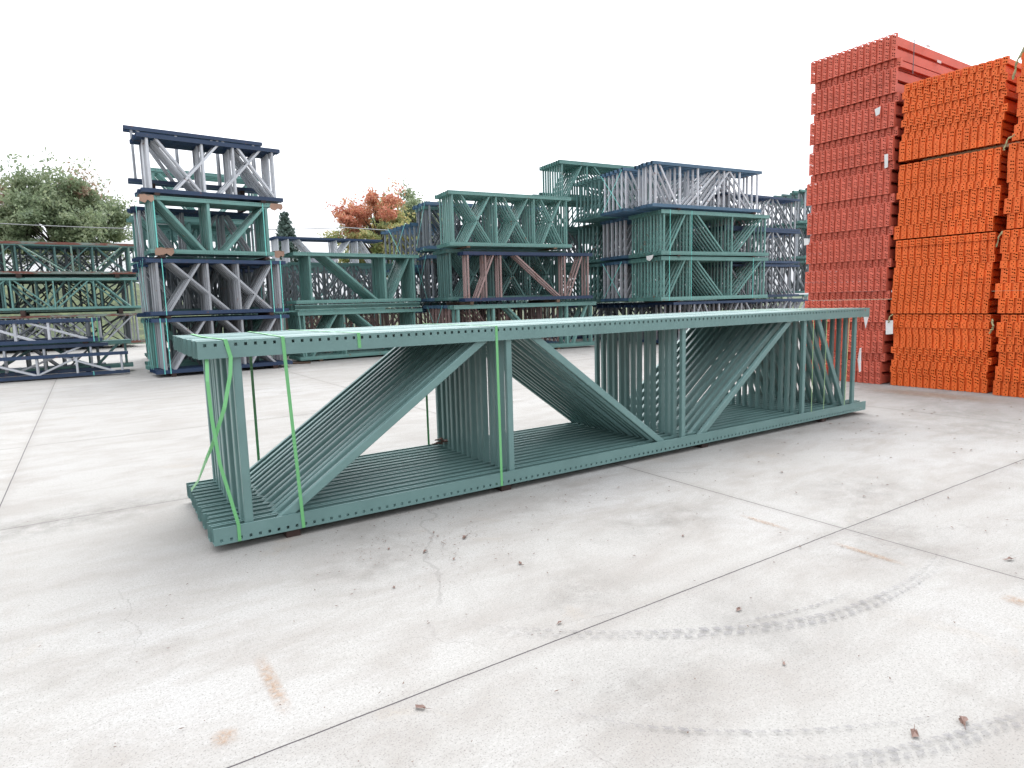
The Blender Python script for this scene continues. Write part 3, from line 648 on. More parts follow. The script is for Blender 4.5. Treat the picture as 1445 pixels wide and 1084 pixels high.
for zz, nm in ((1.26, 'second'), (2.505, 'third')):
    bundle(D_R, RP(0, 0, zz), RA, 11, .135, 'green', f'{nm} front bundle, {RT}', GRR, jx=.008)
    bundle(D_Rg, RP(-.08, 1.58, zz+.02), RA, 6, .21, 'grey', f'{nm} inner bundle, {RT}', GRR, jx=.01)
    bundle(D_Rd, RP(-.1, 2.95, zz), RA, 6, .2, 'dull green', f'{nm} rear bundle, {RT}', GRR, jx=.01)
bundle(D_Rt, RP(-.33, 0, 3.77), RA, 5, .17, 'pale', f'top front bundle, {RT}', GRR, jx=.03)
bundle(D_Rt, RP(-.55, .95, 3.76), RA, 6, .2, 'pale grey', f'top inner bundle, {RT}', GRR, jx=.01)
bundle(D_Rd, RP(-.5, 2.25, 3.76), RA, 7, .2, 'dull green', f'top rear bundle, {RT}', GRR, jx=.01)
D_Rf = Design('high_green_frame', 4.1, 1.2, .11, .085, GREEN_B, GREEN_B, PR, bw=.05)
bundle(D_Rf, (12.95, 12.5, 4.45), RA, 9, .14, 'green', f'highest bundle behind the {RT}', GRR, jx=.01)
for zz, h, nm in ((0, .049, 'bottom'), (1.212, .047, 'second'), (2.462, .042, 'third'), (3.708, .050, 'top')):
    for s in (.6, 3.5):
        spacer(RP(s, .0, zz), RA, 1.4, f'{nm} bundle, {RT}, {"left" if s < 1 else "right"}', WOOD_R, h=h)
for s, z0, lab in ((.28, 1.26, 'left of the lower green bundle'), (1.08, 1.26, 'second brace of the lower green bundle'), (3.5, 1.26, 'right of the lower green bundle'), (.3, 2.505, 'left of the upper green bundle'), (1.08, 2.505, 'second brace of the upper green bundle')):
    loop_strap(RP(0, 0, 0), RA, s, 1.43, 1.20, z0, f'turquoise strap at the {lab}, {RT}')
cross_strap(RP(-.08, 1.6, 0), RA, 1.0, 1.1, 1.32, f'crossed turquoise straps on the lower left end, {RT}')
cross_strap(RP(-.55, .95, 0), RA, 1.05, 1.1, 3.78, f'crossed turquoise straps on the upper left end, {RT}')
tagsheet('paper_scrap', [(13.50, 9.35, 2.50), (13.50, 9.08, 2.52), (13.50, 9.12, 2.42), (13.50, 9.22, 2.36), (13.50, 9.33, 2.40)], f'white paper scrap on the left end of the {RT}')
# stack between the broad one and the beams
GR2 = 'frames in the grey stack half hidden by the red beams'
D_S = Design('grey_crossed_frame', 3.6, 1.02, .07, .08, BLUE, GREY, [('v', .04), ('v', .3), ('v', .62), ('v', .94), ('d', .28, .06), ('d', .36, .6), ('d', .92, .66), ('d', .1, .26)], holes=False, bw=.045)
D_S0 = Design('blue_low_frame', 4.0, 1.08, .07, .08, BLUE, GREY, [('v', .1), ('v', .5), ('v', .8), ('d', .12, .46), ('d', .75, .95)], holes=False, bw=.045)
for zz, nm in ((1.28, 'second'), (2.34, 'third'), (3.36, 'top')):
    bundle(D_S, (16.4, 9.0, zz), -.03, 4, .18, 'blue and grey', f'{nm} bundle, grey stack by red beams', GR2, jx=.04)
bundle(D_S0, (16.7, 9.0, .08), -.03, 3, .25, 'blue', 'bottom bundle, grey stack by red beams', GR2, jx=.03)
D_T = Design('far_pale_frame', 4.0, 1.3, .08, .08, GREEN_B, GREY_W, [('v', .1), ('v', .4), ('v', .7), ('v', .95), ('d', .38, .12), ('d', .45, .68)], holes=False, bw=.07)
bundle(D_T, (24.6, 11.6, 4.2), -.03, 3, .3, 'pale', 'highest bundle far behind the red beams', GR2, jx=.02)
bundle(D_T, (24.6, 11.6, 2.8), -.03, 5, .6, 'pale grey', 'lower bundle far behind the red beams', GR2, jx=.02)
bundle(D_T, (24.6, 11.6, 1.4), -.03, 3, .9, 'grey', 'second bundle far behind the red beams', GR2, jx=.02)
bundle(D_T, (24.6, 11.6, .03), -.03, 3, .9, 'dull grey', 'bottom bundle far behind the red beams', GR2, jx=.02)
# dim rows of further frames packed in behind the stacks
rb = MB(); rs = random.Random(12)
def packed(x, y, ang, L, H, z, n, pitch, mi, mj, nb=4):
    d = Vector((math.cos(ang), math.sin(ang), 0)); q = Vector((-math.sin(ang), math.cos(ang), 0)); Z = Vector((0, 0, 1))
    for i in range(n):
        o = Vector((x, y, z)) + q*i*pitch + d*rs.uniform(-.03, .03)
        sq = [(0, 0), (.078, 0), (.078, .08), (0, .08)]
        for zz in (0, H-.08): rb.extrude(sq, o+Z*zz, o+Z*zz+d*L, q, Z, mi)
        bq = [(.02, -.022), (.06, -.022), (.06, .022), (.02, .022)]; st = L*.94/nb
        for k in range(nb+1):
            a = o+d*(L*.03+k*st); rb.extrude(bq, a+Z*.02, a+Z*(H-.02), q, d, mj)
            if k < nb:
                e0, e1 = (.02, H-.02) if (k+i//3) % 2 else (H-.02, .02)
                rb.extrude(bq, a+d*.06+Z*e0, a+d*(st-.06)+Z*e1, q, d, mj)
for z, H, mi, mj in ((.07, 1.1, 1, 1), (1.22, 1.1, 0, 2), (2.38, 1.1, 1, 1)):
    packed(1.68, 14.6, 0, 2.6, H, z, 9, .4, mi, mj)
for z, H, mi, mj in ((.05, 1.15, 1, 3), (1.3, 1.2, 1, 2)):
    packed(1.9, 12.0, LA, 2.3, H, z, 7, .4, mi, 2); packed(4.8, 13.3, .03, 3.5, H, z, 10, .42, mi, mj)
    packed(8.3, 14.8, -.03, 4.2, H, z, 8, .5, mi, mj)
packed(8.6, 12.7, -.1, 3.7, 1.2, .06, 6, .3, 0, 3); packed(8.6, 12.9, -.1, 3.7, 1.2, 1.4, 4, .35, 1, 2); packed(8.3, 12.6, -.1, 3.7, 1.2, 2.8, 3, .3, 1, 2)
for z, H, mi, mj in ((.05, 1.15, 0, 2), (1.26, 1.17, 1, 1), (2.5, 1.17, 1, 2)):
    packed(13.6, 13.2, RA, 4.2, H, z, 10, .42, mi, mj); packed(17.9, 12.4, RA, 4.5, H, z, 8, .5, mi, mj)
packed(*RP(.2, 1.2, 0)[:2], RA, 4.2, 1.1, .06, 8, .3, 0, 2); packed(17.6, 10.0, -.03, 4, 1.1, .08, 6, .4, 0, 2); packed(17.4, 10.2, -.03, 4, 1.1, 1.28, 6, .4, 0, 2); packed(17.4, 10.2, -.03, 4, 1.05, 2.4, 5, .4, 0, 2)
packed(13.2, 13.9, RA, 4.2, 1.15, 3.75, 6, .4, 1, 1)
for z, H, mi, mj in ((.1, 1.2, 1, 2), (1.4, 1.25, 1, 2)): packed(-6.5, 26.0, .01, 8.5, H, z, 11, .17, mi, mj)
packed(-6.45, 25.35, .01, 8.6, 1.2, .12, 3, .22, 5, 4, 7); packed(-6.3, 25.45, .01, 8.5, 1.2, 1.45, 4, .2, 5, 1, 8); packed(-6.6, 25.9, .01, 8.6, 1.2, .12, 5, .25, 1, 2, 9)
packed(-6.7, 26.8, .01, 8.7, 1.2, 1.42, 5, .2, 1, 2, 11); packed(-6.6, 26.6, .01, 8.6, 1.1, 2.82, 5, .2, 1, 2, 10); packed(-3.5, 13.75, 0, 4.15, .55, .1, 3, .2, 0, 4, 6); packed(-3.5, 13.3, 0, 4.0, .48, .75, 4, .15, 0, 4, 5)
packed(-6.5, 25.5, .01, 8.7, 1.1, 2.82, 6, .13, 1, 1, 7); packed(-6.3, 26.4, .01, 8.5, 1.1, 2.82, 6, .13, 0, 2)
for z, H, mi, mj in ((1.4, 1.3, 1, 2), (2.8, 1.3, 1, 2), (4.2, 1.25, 1, 2)): packed(24.7, 12.0, -.03, 4.3, H, z, 8, .37, mi, mj)
ob = link('packed_frames', rb.mesh('packed_frames', BLUE, GREEN_D, GREY_G, BROWN, GREY, PALEG)); tag(ob, 'dim rows of further steel frames packed in behind the nearer stacks', 'frames', kind='stuff')
print('FRAMES', NFR[0])

# ------------------------------------------------------------------ beams
def plate_mesh(name, wd, h, leg, holes, mat_, recess, th=0.004):
    """end connector: a punched flange facing -X and a leg running back along its near side"""
    outer = [Vector((0, 0, 0)), Vector((wd, 0, 0)), Vector((wd, h, 0)), Vector((0, h, 0))]
    loops = [outer] + [[Vector((a, c, 0)) for a, c in hl] for hl in holes]
    flat = [v for l in loops for v in l]
    tris = tessellate_polygon(loops)
    b = MB(); n = len(flat)
    b.add([(0, v.x, v.y) for v in flat] + [(th, v.x, v.y) for v in flat], [tuple(t) for t in tris] + [tuple(i+n for i in reversed(t)) for t in tris])
    k = 0
    for l in loops:
        m_ = len(l); base = k
        b.f += [(base+i, base+(i+1) % m_, base+(i+1) % m_+n, base+i+n) for i in range(m_)]; b.m += [0]*m_
        k += m_
    b.box(th, 0.0, 0, leg, th, h)
    b.box(leg*.42, wd+.0005, 0.001, leg*.42+th, wd+recess, h-.001); b.box(th, wd-th, 0, leg*.42+.001, wd-.0004, h)
    return b.mesh(name, mat_), b
def slot(cx, cz, L, w, a):
    c, s = math.cos(a), math.sin(a); pts = []
    for x, y in ((-L/2, -w/2*.5), (-L/2+.003, -w/2), (L/2-.003, -w/2), (L/2, 0), (L/2-.003, w/2), (-L/2+.003, w/2), (-L/2, w/2*.5)):
        pts.append((cx+x*c-y*s, cz+x*s+y*c))
    return pts
def box_body(name, y0, w, z0, h, x0, x1, mat_, step=True):
    b = MB()
    if step:
        pr = [(y0, z0), (y0+w, z0), (y0+w, z0+h), (y0+w*.45, z0+h), (y0+w*.45, z0+h-.02), (y0, z0+h-.02)]
        b.extrude(pr, (x0, 0, 0), (x1, 0, 0), (0, 1, 0), (0, 0, 1), caps=False)
    else: b.box(x0, y0, z0, x1, y0+w, z0+h)
    return b.mesh(name, mat_), b
OW = .057
o_h = []
for zc in (.022, .062):
    o_h.append(slot(.016, zc, .022, .0125, .75)); o_h.append(slot(.040, zc+.004, .022, .0125, .75 if zc > .04 else -.5))
o_h2 = [slot(.017, .024, .024, .013, .9), slot(.040, .036, .020, .012, .3), slot(.017, .062, .024, .013, .3), slot(.041, .072, .020, .012, .9)]
o_h3 = [slot(.024, .020, .013, .013, .4), slot(.040, .046, .013, .013, .4), slot(.024, .070, .013, .013, .4)]
OPL = [plate_mesh('orange_connector_%d' % i, OW, .0905, .05, hs, ORANGE, .026) for i, hs in enumerate((o_h, o_h2, o_h3))]
OBO = box_body('orange_beam', .006, .048, .004, .083, .004, 2.75, ORANGE)
def rholes(h):
    o = []
    for z in (.025, .055, .105, .135):
        if z > h-.02: break
        o.append(slot(.014, z, .017, .017, .5)); o.append(slot(.037, z+.012, .017, .017, .5))
    return o
RW = .051
RPL = {h: plate_mesh('red_connector_%d' % int(h*1000), RW, h, .05, rholes(h), REDM, .035) for h in (.162, .118)}
RBO = {h: box_body('red_beam_%d' % int(h*1000), .006, .046, .006, h-.03, .004, 3.2, REDM) for h in (.162, .118)}

def beam_stack(X, y_right, ncol, pitch, rows, plates, bodyf, base_name, color, desc, group, keep, stuff_name):
    """rows: (z, x offset, y offset, plate fn) from the ground; column 0 = left (largest y)"""
    L = []
    for ri, (z, xo, yo, key) in enumerate(rows):
        rowsag = rnd.uniform(-.002, .002)
        for c in range(ncol):
            y = y_right + (ncol-1-c)*pitch + yo
            pos = Vector((X+xo+rnd.uniform(-.003, .003), y+rnd.uniform(-.0015, .0015), z+rowsag))
            L.append((ri, c, pos, key))
    def vis(e):
        q = project(e[2]+Vector((0, .03, .04)))
        return q and -5 < q[0] < 1447 and 0 < q[1] < 1084
    V = [e for e in L if vis(e)]
    V.sort(key=lambda e: (e[2]-CAM).length)
    K = set(id(e) for e in V[:keep])
    b = MB()
    for e in L:
        ri, c, pos, key = e
        pl = plates(key, ri, c); bo = bodyf(key)
        if id(e) in K:
            o = link(base_name, bo[0], loc=pos); o['kind'] = 'thing'
            tag(o, f'{color} beam, {ORD[c+1]} from the left, {ORD[ri+1]} row up, {desc}', 'beam', group)
            ch = bpy.data.objects.new('end_connector', pl[0]); COL.objects.link(ch); ch.parent = o
        else:
            for src in (pl[1], bo[1]):
                b.add([Vector(v)+pos for v in src.v], src.f)
    return b

orange_rest = MB(); red_rest = MB()
def orange_rows(zs, seed, n=11):
    rr = random.Random(seed); rows = []
    for (z0, yb, xb) in zs:
        xo = xb; yo = yb
        for k in range(n):
            if k % 2 == 0 or rr.random() < .3: xo = xb + rr.uniform(-.012, .012); yo = yb + rr.uniform(-.028, .028)
            rows.append((z0+k*.0915, xo, yo, rr.choice((0, 0, 1, 1, 2)) if k % 3 else 2))
    return rows
OB_MIX = random.Random(3)
def oplate(key, ri, c):
    k = key if OB_MIX.random() < .8 else OB_MIX.choice((0, 1, 2))
    return OPL[k]
rowsA = orange_rows([(.004, -.01, .0), (1.025, .02, -.005), (2.05, .02, .01), (3.10, .0, .0)], 11)
bA = beam_stack(9.90, -.245, 14, .0855, rowsA, oplate, lambda k: OBO, 'orange_beam', 'orange', 'wide orange stack', 'orange beams in the wide stack', 240, 'x')
rowsB = orange_rows([(.004, .0, .0), (1.03, .03, -.01), (2.05, .0, .01), (3.08, -.03, .0)], 5)
bB = beam_stack(9.80, -1.555, 14, .0855, rowsB, oplate, lambda k: OBO, 'orange_beam', 'orange', 'orange stack cut by the edge', 'orange beams in the stack at the edge', 60, 'x')
for src in (bA, bB): orange_rest.add(src.v, src.f)
def red_rows():
    rr = random.Random(2); rows = []; z = .004; k = 0
    while z < 4.72:
        j = k % 3; yb = rr.uniform(-.012, .012) if j != 0 else yb0 if k else 0
        if j == 0: yb0 = rr.uniform(-.03, .02)
        h = .118 if j == 2 else .162
        rows.append((z, (.045 if j == 2 else .0)+rr.uniform(-.005, .005), yb0 + (.0 if j < 2 else -.03), h)); z += h+.002; k += 1
    return rows
rowsR = red_rows()
bR = beam_stack(9.86, 1.045, 14, .0895, rowsR, lambda k, r_, c: RPL[k], lambda k: RBO[k], 'red_beam', 'red', 'tall red stack', 'red beams in the tall stack', 240, 'x')
red_rest.add(bR.v, bR.f)
o = link('orange_beam_pile', orange_rest.mesh('orange_beam_pile', ORANGE)); tag(o, 'stacked orange beams with punched end connectors in the upper orange stacks', 'beams', kind='stuff')
o = link('red_beam_pile', red_rest.mesh('red_beam_pile', REDM)); tag(o, 'stacked red beams with punched end connectors high in the tall red stack', 'beams', kind='stuff')
# steel banding and side labels on the beams
for (yy, x, z, lab) in ((1.045-.035, 10.25, 4.33, 'tall red stack, top'), (-.245-.035, 10.2, 3.10, 'wide orange stack, top'), (-.245-.03, 10.2, 2.05, 'wide orange stack, third bundle')):
    b = MB(); b.box(x, yy-.003, z, x+.02, yy-.001, z+.95 if z < 4 else z+.45)
    tag(link('steel_band', b.mesh('steel_band', STRAP_S)), f'dark steel band on the side of the {lab}', 'strap', 'steel bands round the beam stacks')
k = 0
for (yy, xs, zs, st) in ((1.045-.034, (10.6, 10.95, 11.3), (4.75, 4.60, 4.43), 'red'), (-.245-.030, (10.35, 10.45, 10.3), (3.86, 3.58, 3.40), 'orange')):
    for x, z in zip(xs, zs):
        b = MB(); b.box(x, yy-.002, z, x+.12, yy, z+.035)
        tag(link('paper_label', b.mesh('paper_label', PAPER)), f'small pale sticker on the {["upper", "middle", "lower"][k % 3]} visible side beam of the {st} stack', 'sticker', 'stickers on the sides of the beams'); k += 1
# tags, ropes and scraps caught in the beam stacks
def rope(pts, label, mat_=YROPE, rad=.012):
    b = MB(); P = []
    for i in range(len(pts)-1):
        a, c = Vector(pts[i]), Vector(pts[i+1])
        for t in range(5): P.append(a.lerp(c, t/5) + Vector((rnd.uniform(-.008, .008), rnd.uniform(-.008, .008), rnd.uniform(-.005, .005))))
    P.append(Vector(pts[-1])); b.tube(P, [rad*.6*rnd.uniform(.6, 1.4) for _ in P], 6)
    tag(link('cord', b.mesh('cord', mat_)), label, 'cord', 'cords tied to the beam stacks')
tagsheet('paper_tag', [(9.80, .99, .93), (9.80, .89, .93), (9.80, .885, .74), (9.80, .98, .73)], 'white tag with yellow cord hanging on the wide orange stack', PAPER)
rope([(9.79, .95, .90), (9.78, .93, .97), (9.80, .90, 1.02)], 'yellow cord holding the white tag on the wide orange stack')
rope([(9.78, -.30, .95), (9.76, -.33, .87), (9.77, -.29, .78)], 'yellow and black cord between the orange stacks above the lowest bundle', rad=.018)
rope([(9.78, -.34, 2.02), (9.75, -.32, 1.93), (9.77, -.30, 1.84)], 'yellow cord end between the orange stacks at mid height', rad=.014)
rope([(9.74, -.42, 3.14), (9.73, -.36, 3.10), (9.75, -.32, 2.98)], 'yellow cord between the orange stacks under the third bundle', rad=.016)
rope([(9.74, -.46, 4.10), (9.72, -.40, 3.95), (9.76, -.36, 3.78)], 'pale twisted cord high between the orange stacks', rad=.02)
tagsheet('paper_scrap', [(9.80, 1.11, 3.22), (9.80, 1.06, 3.22), (9.80, 1.055, 3.04), (9.80, 1.10, 3.03)], 'white paper scrap on the right edge of the tall red stack')
tagsheet('paper_scrap', [(9.78, 2.27, 2.19), (9.78, 2.19, 2.18), (9.78, 2.18, 2.09), (9.78, 2.26, 2.08)], 'white cardboard scrap at the left edge of the tall red stack')
tagsheet('paper_scrap', [(9.80, 1.27, 3.86), (9.80, 1.19, 3.88), (9.80, 1.20, 3.78), (9.80, 1.25, 3.76)], 'crumpled white scrap below the top bundle of the tall red stack')
b = MB(); b.box(10.0, -.42, 3.06, 10.10, .7, 3.095)
tag(link('wooden_spacer', b.mesh('wooden_spacer', WOOD_P)), 'pale timber sticking out under the top bundle of the wide orange stack', 'spacer')

# ------------------------------------------------------------------ vegetation
def leafquads(b, c, rad, n, size, rr, flat=.75):
    for _ in range(n):
        d = Vector((rr.gauss(0, 1), rr.gauss(0, 1), rr.gauss(0, 1))); d.normalize()
        p = Vector(c) + Vector((d.x, d.y, d.z*flat))*rad*(rr.random()**.45)
        s = size*rr.uniform(.6, 1.4)
        a = Vector((rr.gauss(0, 1), rr.gauss(0, 1), rr.gauss(0, .6))).normalized(); t = a.orthogonal().normalized()
        t = Matrix.Rotation(rr.uniform(0, 6.28), 3, a) @ t; w = a.cross(t)
        b.add([p-t*s, p+w*s*.45, p+t*s, p-w*s*.45], [(0, 1, 2, 3)])
def broadtree(base, h, rx, rz, label, mats, seed, nc=46, nl=260, size=.17, topsplit=None, name='broadleaf_tree'):
    rr = random.Random(seed); e = bpy.data.objects.new(name, None); COL.objects.link(e); e.location = base
    tag(e, label, 'tree', 'trees beyond the yard')
    tk = MB(); H0 = h-2*rz*.85
    tk.tube([(0, 0, -.1), (.05, 0, H0*.5), (-.05, .1, H0), (.1, 0, H0+rz), (0, 0, h-rz*.3)], [.32, .25, .22, .13, .04], 8)
    cr = [MB() for _ in mats]; cz = h-rz
    for i in range(nc):
        th = rr.uniform(0, 2*PI); ph = math.acos(rr.uniform(-.75, 1)); q = rr.uniform(.35, 1)**.6
        x = rx*q*math.sin(ph)*math.cos(th); y = rx*q*math.sin(ph)*math.sin(th); z = cz+rz*q*math.cos(ph)
        rad = rr.uniform(.13, .26)*rx
        tk.tube([(0, 0, max(H0*.8, z-rz*.7)), (x*.5, y*.5, (max(H0, z-rz*.5)+z)/2), (x*.95, y*.95, z)], [.09, .05, .015], 5)
        if topsplit: k = topsplit(x/rx, (z-cz)/rz, rr)
        else: k = 0
        leafquads(cr[k], (x, y, z), rad*rr.uniform(.7, 1.15), nl, size, rr, rr.uniform(.5, .9))
        d = Vector((x, y, z-cz)).normalized()
        for j in range(nl//7):   # loose sprays past the edge
            t = rr.random()
            leafquads(cr[k], Vector((x, y, z)) + d*rad*(.7+.9*t)+Vector((rr.gauss(0, rad*.42), rr.gauss(0, rad*.42), rr.gauss(0, rad*.36)))*(1.1-.5*t), .1, 1, size*.9, rr)
    link('trunk', tk.mesh('trunk', BARK), e)
    for m_, b_ in zip(mats, cr):
        if b_.v: link('crown', b_.mesh('crown', m_), e)
broadtree((-.9, 60, 3.0), 9.0, 4.8, 3.9, 'big round green tree with reddish tips at the left edge', [L_GREEN, L_TIP], 4, nc=120, nl=330, size=.16, topsplit=lambda a, z, rr: 1 if (z > .6 and rr.random() < .35) else 0)
broadtree((26.2, 60, .1), 12.4, 4.5, 4.6, 'red maple turning colour above the distant frames', [L_RED, L_YG], 9, nc=100, nl=300, size=.16, topsplit=lambda a, z, rr: 0 if z-.35*a > .48+.3*rr.gauss(0, .6) else 1, name='maple_tree')
broadtree((33.6, 68, .1), 14.2, 4.8, 4.4, 'tall grey-green tree behind the red maple', [L_GREEN], 19, nc=70)
def spruce(base, h, rad, label, seed):
    rr = random.Random(seed); e = bpy.data.objects.new('spruce_tree', None); COL.objects.link(e); e.location = base
    tag(e, label, 'tree', 'trees beyond the yard')
    tk = MB(); tk.tube([(0, 0, -.1), (0, 0, h*.5), (0, 0, h)], [.2, .12, .02], 8); link('trunk', tk.mesh('trunk', BARK), e)
    b = MB(); z = h*.12
    while z < h:
        R_ = rad*(1-z/h)**.85+.08; nb = 9
        for k in range(nb):
            a = 2*PI*k/nb+rr.uniform(-.3, .3); L = R_*rr.uniform(.8, 1.15)
            for j in range(int(10+26*L/rad)):
                t = rr.random()**.6; p = Vector((math.cos(a)*L*t, math.sin(a)*L*t, z-.28*L*t+rr.gauss(0, .06)))
                leafquads(b, p+Vector((rr.gauss(0, .08), rr.gauss(0, .08), 0)), .10, 2, .13, rr)
        z += .27
    link('crown', b.mesh('crown', L_SPR), e)
spruce((13.0, 45, .1), 8.2, 2.3, 'blue-green spruce beside the tall tower', 5)
hb = MB(); rh = random.Random(6)
for i in range(420):
    x = rh.uniform(-60, 120); hz_ = rh.uniform(.5, 2.2)
    leafquads(hb, (x, 78+rh.uniform(-3, 3), hz_), 1.4, 60, .26, rh)
tag(link('hedgerow', hb.mesh('hedgerow', L_SPR)), 'low dark hedgerow along the far side of the field', 'hedge', kind='stuff')
# chain link fence and rail on the bank
fn = bpy.data.objects.new('chain_link_fence', None); COL.objects.link(fn); fn.location = (0, 39.5, 3.15); tag(fn, 'chain link fence on the grass bank behind the long frames', 'fence')
b = MB(); n = 120; x0, x1, hh = -16, 6, 1.35
for i in range(n):
    a = x0+(x1-x0-hh)*i/n
    b.ribbon([(a, 0, 0), (a+hh, 0, hh)], (0, -1, 0), .012, .004); b.ribbon([(a+hh, .006, 0), (a, .006, hh)], (0, -1, 0), .012, .004)
link('mesh_panel', b.mesh('mesh_panel', GALV), fn)
for i in range(8):
    b = MB(); b.tube([(0, .03, -.3), (0, .03, hh+.1)], .035, 8); link('post', b.mesh('post', GALV), fn, loc=(x0+i*3, 0, 0))
b = MB(); b.tube([(x0, .03, hh), (x1, .03, hh)], .025, 6); link('rail', b.mesh('rail', GALV), fn)
# overhead cables
def cable(p0, p1, sag, rad, label):
    P = [Vector(p0).lerp(Vector(p1), t/24) + Vector((0, 0, -sag*4*(t/24)*(1-t/24))) for t in range(25)]
    b = MB(); b.tube(P, rad, 5); tag(link('cable', b.mesh('cable', WIREM)), label, 'cable', 'overhead cables beyond the yard')
cable((-40, 45, 10.6), (17, 45, 7.3), 1.9, .028, 'overhead cable crossing in front of the green tree')
cable((17, 45, 7.35), (60, 45, 8.3), .5, .04, 'thick overhead cable crossing the red maple')
cable((-40, 45, 13.9), (60, 46, 10.3), .9, .010, 'thin high overhead cable against the sky')
cable((-40, 45, 9.0), (17, 45, 6.0), 1.5, .012, 'thin lower cable crossing the green tree')

# ------------------------------------------------------------------ litter
def leaf(name, x, y, s, rz, label, grp, z=.004, mat_=L_DRY, seed=0):
    rr = random.Random(seed); n = 11; vs = [(0, 0, .004)]
    for i in range(n):
        a = 2*PI*i/n; q = s*(1 if i % 2 else .72)*rr.uniform(.6, 1.25)*(1-.25*math.cos(a)); vs.append((math.cos(a)*q, math.sin(a)*q*rr.uniform(.3, .6), abs(math.sin(a))*rr.uniform(.15, .5)*s))
    b = MB(); b.add(vs, [(0, i+1, (i+1) % n+1) for i in range(n)])
    b.tube([(s*.3, 0, .003), (s*1.4, s*.15, .005)], s*.03, 4)
    o = link(name, b.mesh(name, mat_), loc=(x, y, z), rot=(0, 0, rz)); tag(o, label, 'leaf', grp)
LV = [((657, 759), 2.04, -.62, .028, 'curled brown leaf beside the middle strap of the long bundle'), (0, 1.16, -1.9, .024, 'reddish leaf below the long joint, lower middle'),
      (0, 2.08, -1.12, .022, 'brown leaf alone on bare concrete above the joint'), (0, 2.49, -2.94, .032, 'large brown leaf at the lower right by the tyre mark'),
      (0, 4.03, -2.53, .028, 'dark leaf at the right edge'), (0, 2.55, -2.08, .022, 'brown leaf above the upper tyre mark'), (0, 2.32, -2.88, .026, 'orange-brown stalk leaf left of the large leaf'),
      (0, 2.34, -2.43, .016, 'small dark leaf between the tyre marks'), (0, 1.87, -1.72, .018, 'small curled leaf touching the joint'), (0, 1.45, -.99, .018, 'reddish leaf left of the bare patch'),
      (0, 1.76, -.68, .022, 'twiggy brown leaf among the litter by the bundle'), (0, 1.84, -.86, .018, 'long stalk leaf lowest in the litter'), (0, 1.62, -.52, .016, 'thin dark leaf near the bundle edge'), (0, 1.93, -.44, .014, 'small leaf under the long bundle edge'),
      (0, 3.02, -1.35, .016, 'light curled leaf left of the crossing joints'), (0, 4.6, -.9, .02, 'dark leaf on the far slab to the right')]
for i, (q, x, y, s, lab) in enumerate(LV):
    leaf('dry_leaf', x, y, s, rnd.uniform(0, 6), lab, 'dry leaves on the concrete', seed=i)
for i, (dx, dy) in enumerate(((0, 0), (.05, -.02), (.02, .03))):
    leaf('dry_leaf', 2.72+dx, 1.02+dy, .06, rnd.uniform(0, 6), ['upper', 'middle', 'lower'][i]+' leaf of the clump caught on the long bundle behind the second brace', 'leaves caught on the long bundle', z=.16+.012*i, seed=50+i)
b = MB(); rr = random.Random(8)
for _ in range(800):
    if rr.random() < .45: x, y = rr.gauss(1.9, .5), rr.gauss(-.6, .35)
    else: x, y = rr.uniform(-1, 9), rr.uniform(-3.2, -.1) if rr.random() < .8 else rr.uniform(-1, 8)
    s = rr.uniform(.001, .0032)*(1+.25*max(0, x-2)); a = rr.uniform(0, 6.3); el = rr.uniform(1, 4)
    c, s_ = math.cos(a), math.sin(a)
    pts = [(-s*el, -s*.5), (s*el*.4, -s), (s*el, s*.2), (0, s*.9)]
    q = [(x+px*c-py*s_, y+px*s_+py*c) for px, py in pts]
    b.add([(p[0], p[1], .0095) for p in q]+[(x, y, .0095+s*.8)], [(0, 1, 4), (1, 2, 4), (2, 3, 4), (3, 0, 4)])
tag(link('debris', b.mesh('debris', paint('dark_grit', (.10, .065, .05), .9, .2))), 'scattered dark grit and leaf crumbs on the concrete', 'debris', kind='stuff')

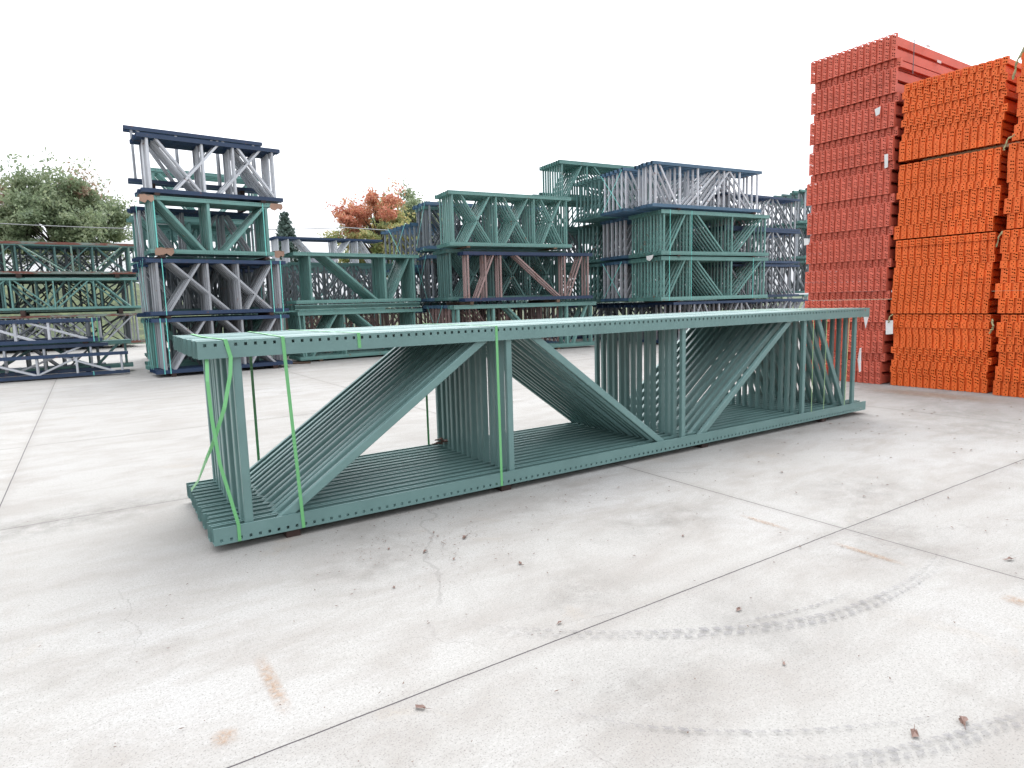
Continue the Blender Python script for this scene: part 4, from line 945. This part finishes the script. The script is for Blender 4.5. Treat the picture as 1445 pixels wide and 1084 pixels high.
# ------------------------------------------------------------------ light
w = bpy.data.worlds.new("World"); S.world = w; w.use_nodes = True
nt = w.node_tree; nt.nodes.clear()
sky = nt.nodes.new('ShaderNodeTexSky'); sky.sky_type = 'NISHITA'; sky.sun_disc = False
EL, AZ = math.radians(56), math.radians(38)
sky.sun_elevation = EL; sky.sun_rotation = AZ; sky.air_density = 1.0; sky.dust_density = 6.0; sky.ozone_density = 1.0
hs = nt.nodes.new('ShaderNodeHueSaturation'); hs.inputs['Saturation'].default_value = 0.12
mx = nt.nodes.new('ShaderNodeMix'); mx.data_type = 'RGBA'; mx.inputs[0].default_value = 0.6
mx.inputs[7].default_value = (8.5, 8.8, 9.4, 1)
bg = nt.nodes.new('ShaderNodeBackground'); bg.inputs[1].default_value = 0.15
wo = nt.nodes.new('ShaderNodeOutputWorld')
nt.links.new(sky.outputs[0], hs.inputs['Color']); nt.links.new(hs.outputs[0], mx.inputs[6]); tcw = nt.nodes.new('ShaderNodeTexCoord'); sz = nt.nodes.new('ShaderNodeSeparateXYZ'); nt.links.new(tcw.outputs['Generated'], sz.inputs[0])
cl = math_(nt, 'MAXIMUM', sz.outputs[2], 0.0)       # an overcast sky is brighter overhead than at the horizon
side = math_(nt, 'ADD', math_(nt, 'MULTIPLY', sz.outputs[0], 0.06), math_(nt, 'MULTIPLY', sz.outputs[1], 0.10))
gr = math_(nt, 'MULTIPLY', math_(nt, 'MULTIPLY_ADD', cl, 1.15, 0.44), math_(nt, 'ADD', side, 1.0))   # and brighter on the side of the veiled sun
vm = nt.nodes.new('ShaderNodeVectorMath'); vm.operation = 'SCALE'; nt.links.new(mx.outputs[2], vm.inputs[0]); nt.links.new(gr, vm.inputs['Scale'])
nt.links.new(vm.outputs[0], bg.inputs[0]); nt.links.new(bg.outputs[0], wo.inputs[0])
sd = bpy.data.lights.new('sun', 'SUN'); sd.energy = 0.6; sd.angle = math.radians(50); sd.color = (1, .98, .96)
so = bpy.data.objects.new('sun', sd); COL.objects.link(so)
sv = Vector((math.sin(AZ)*math.cos(EL), math.cos(AZ)*math.cos(EL), math.sin(EL)))
so.rotation_euler = sv.to_track_quat('Z', 'Y').to_euler()
S.view_settings.view_transform = 'Standard'; S.view_settings.look = 'None'; S.view_settings.gamma = 1; S.view_settings.exposure = 1.08
S.cycles.max_bounces = 6; S.cycles.diffuse_bounces = 4; S.cycles.transparent_max_bounces = 12
try: S.cycles.use_denoising = True
except Exception: pass
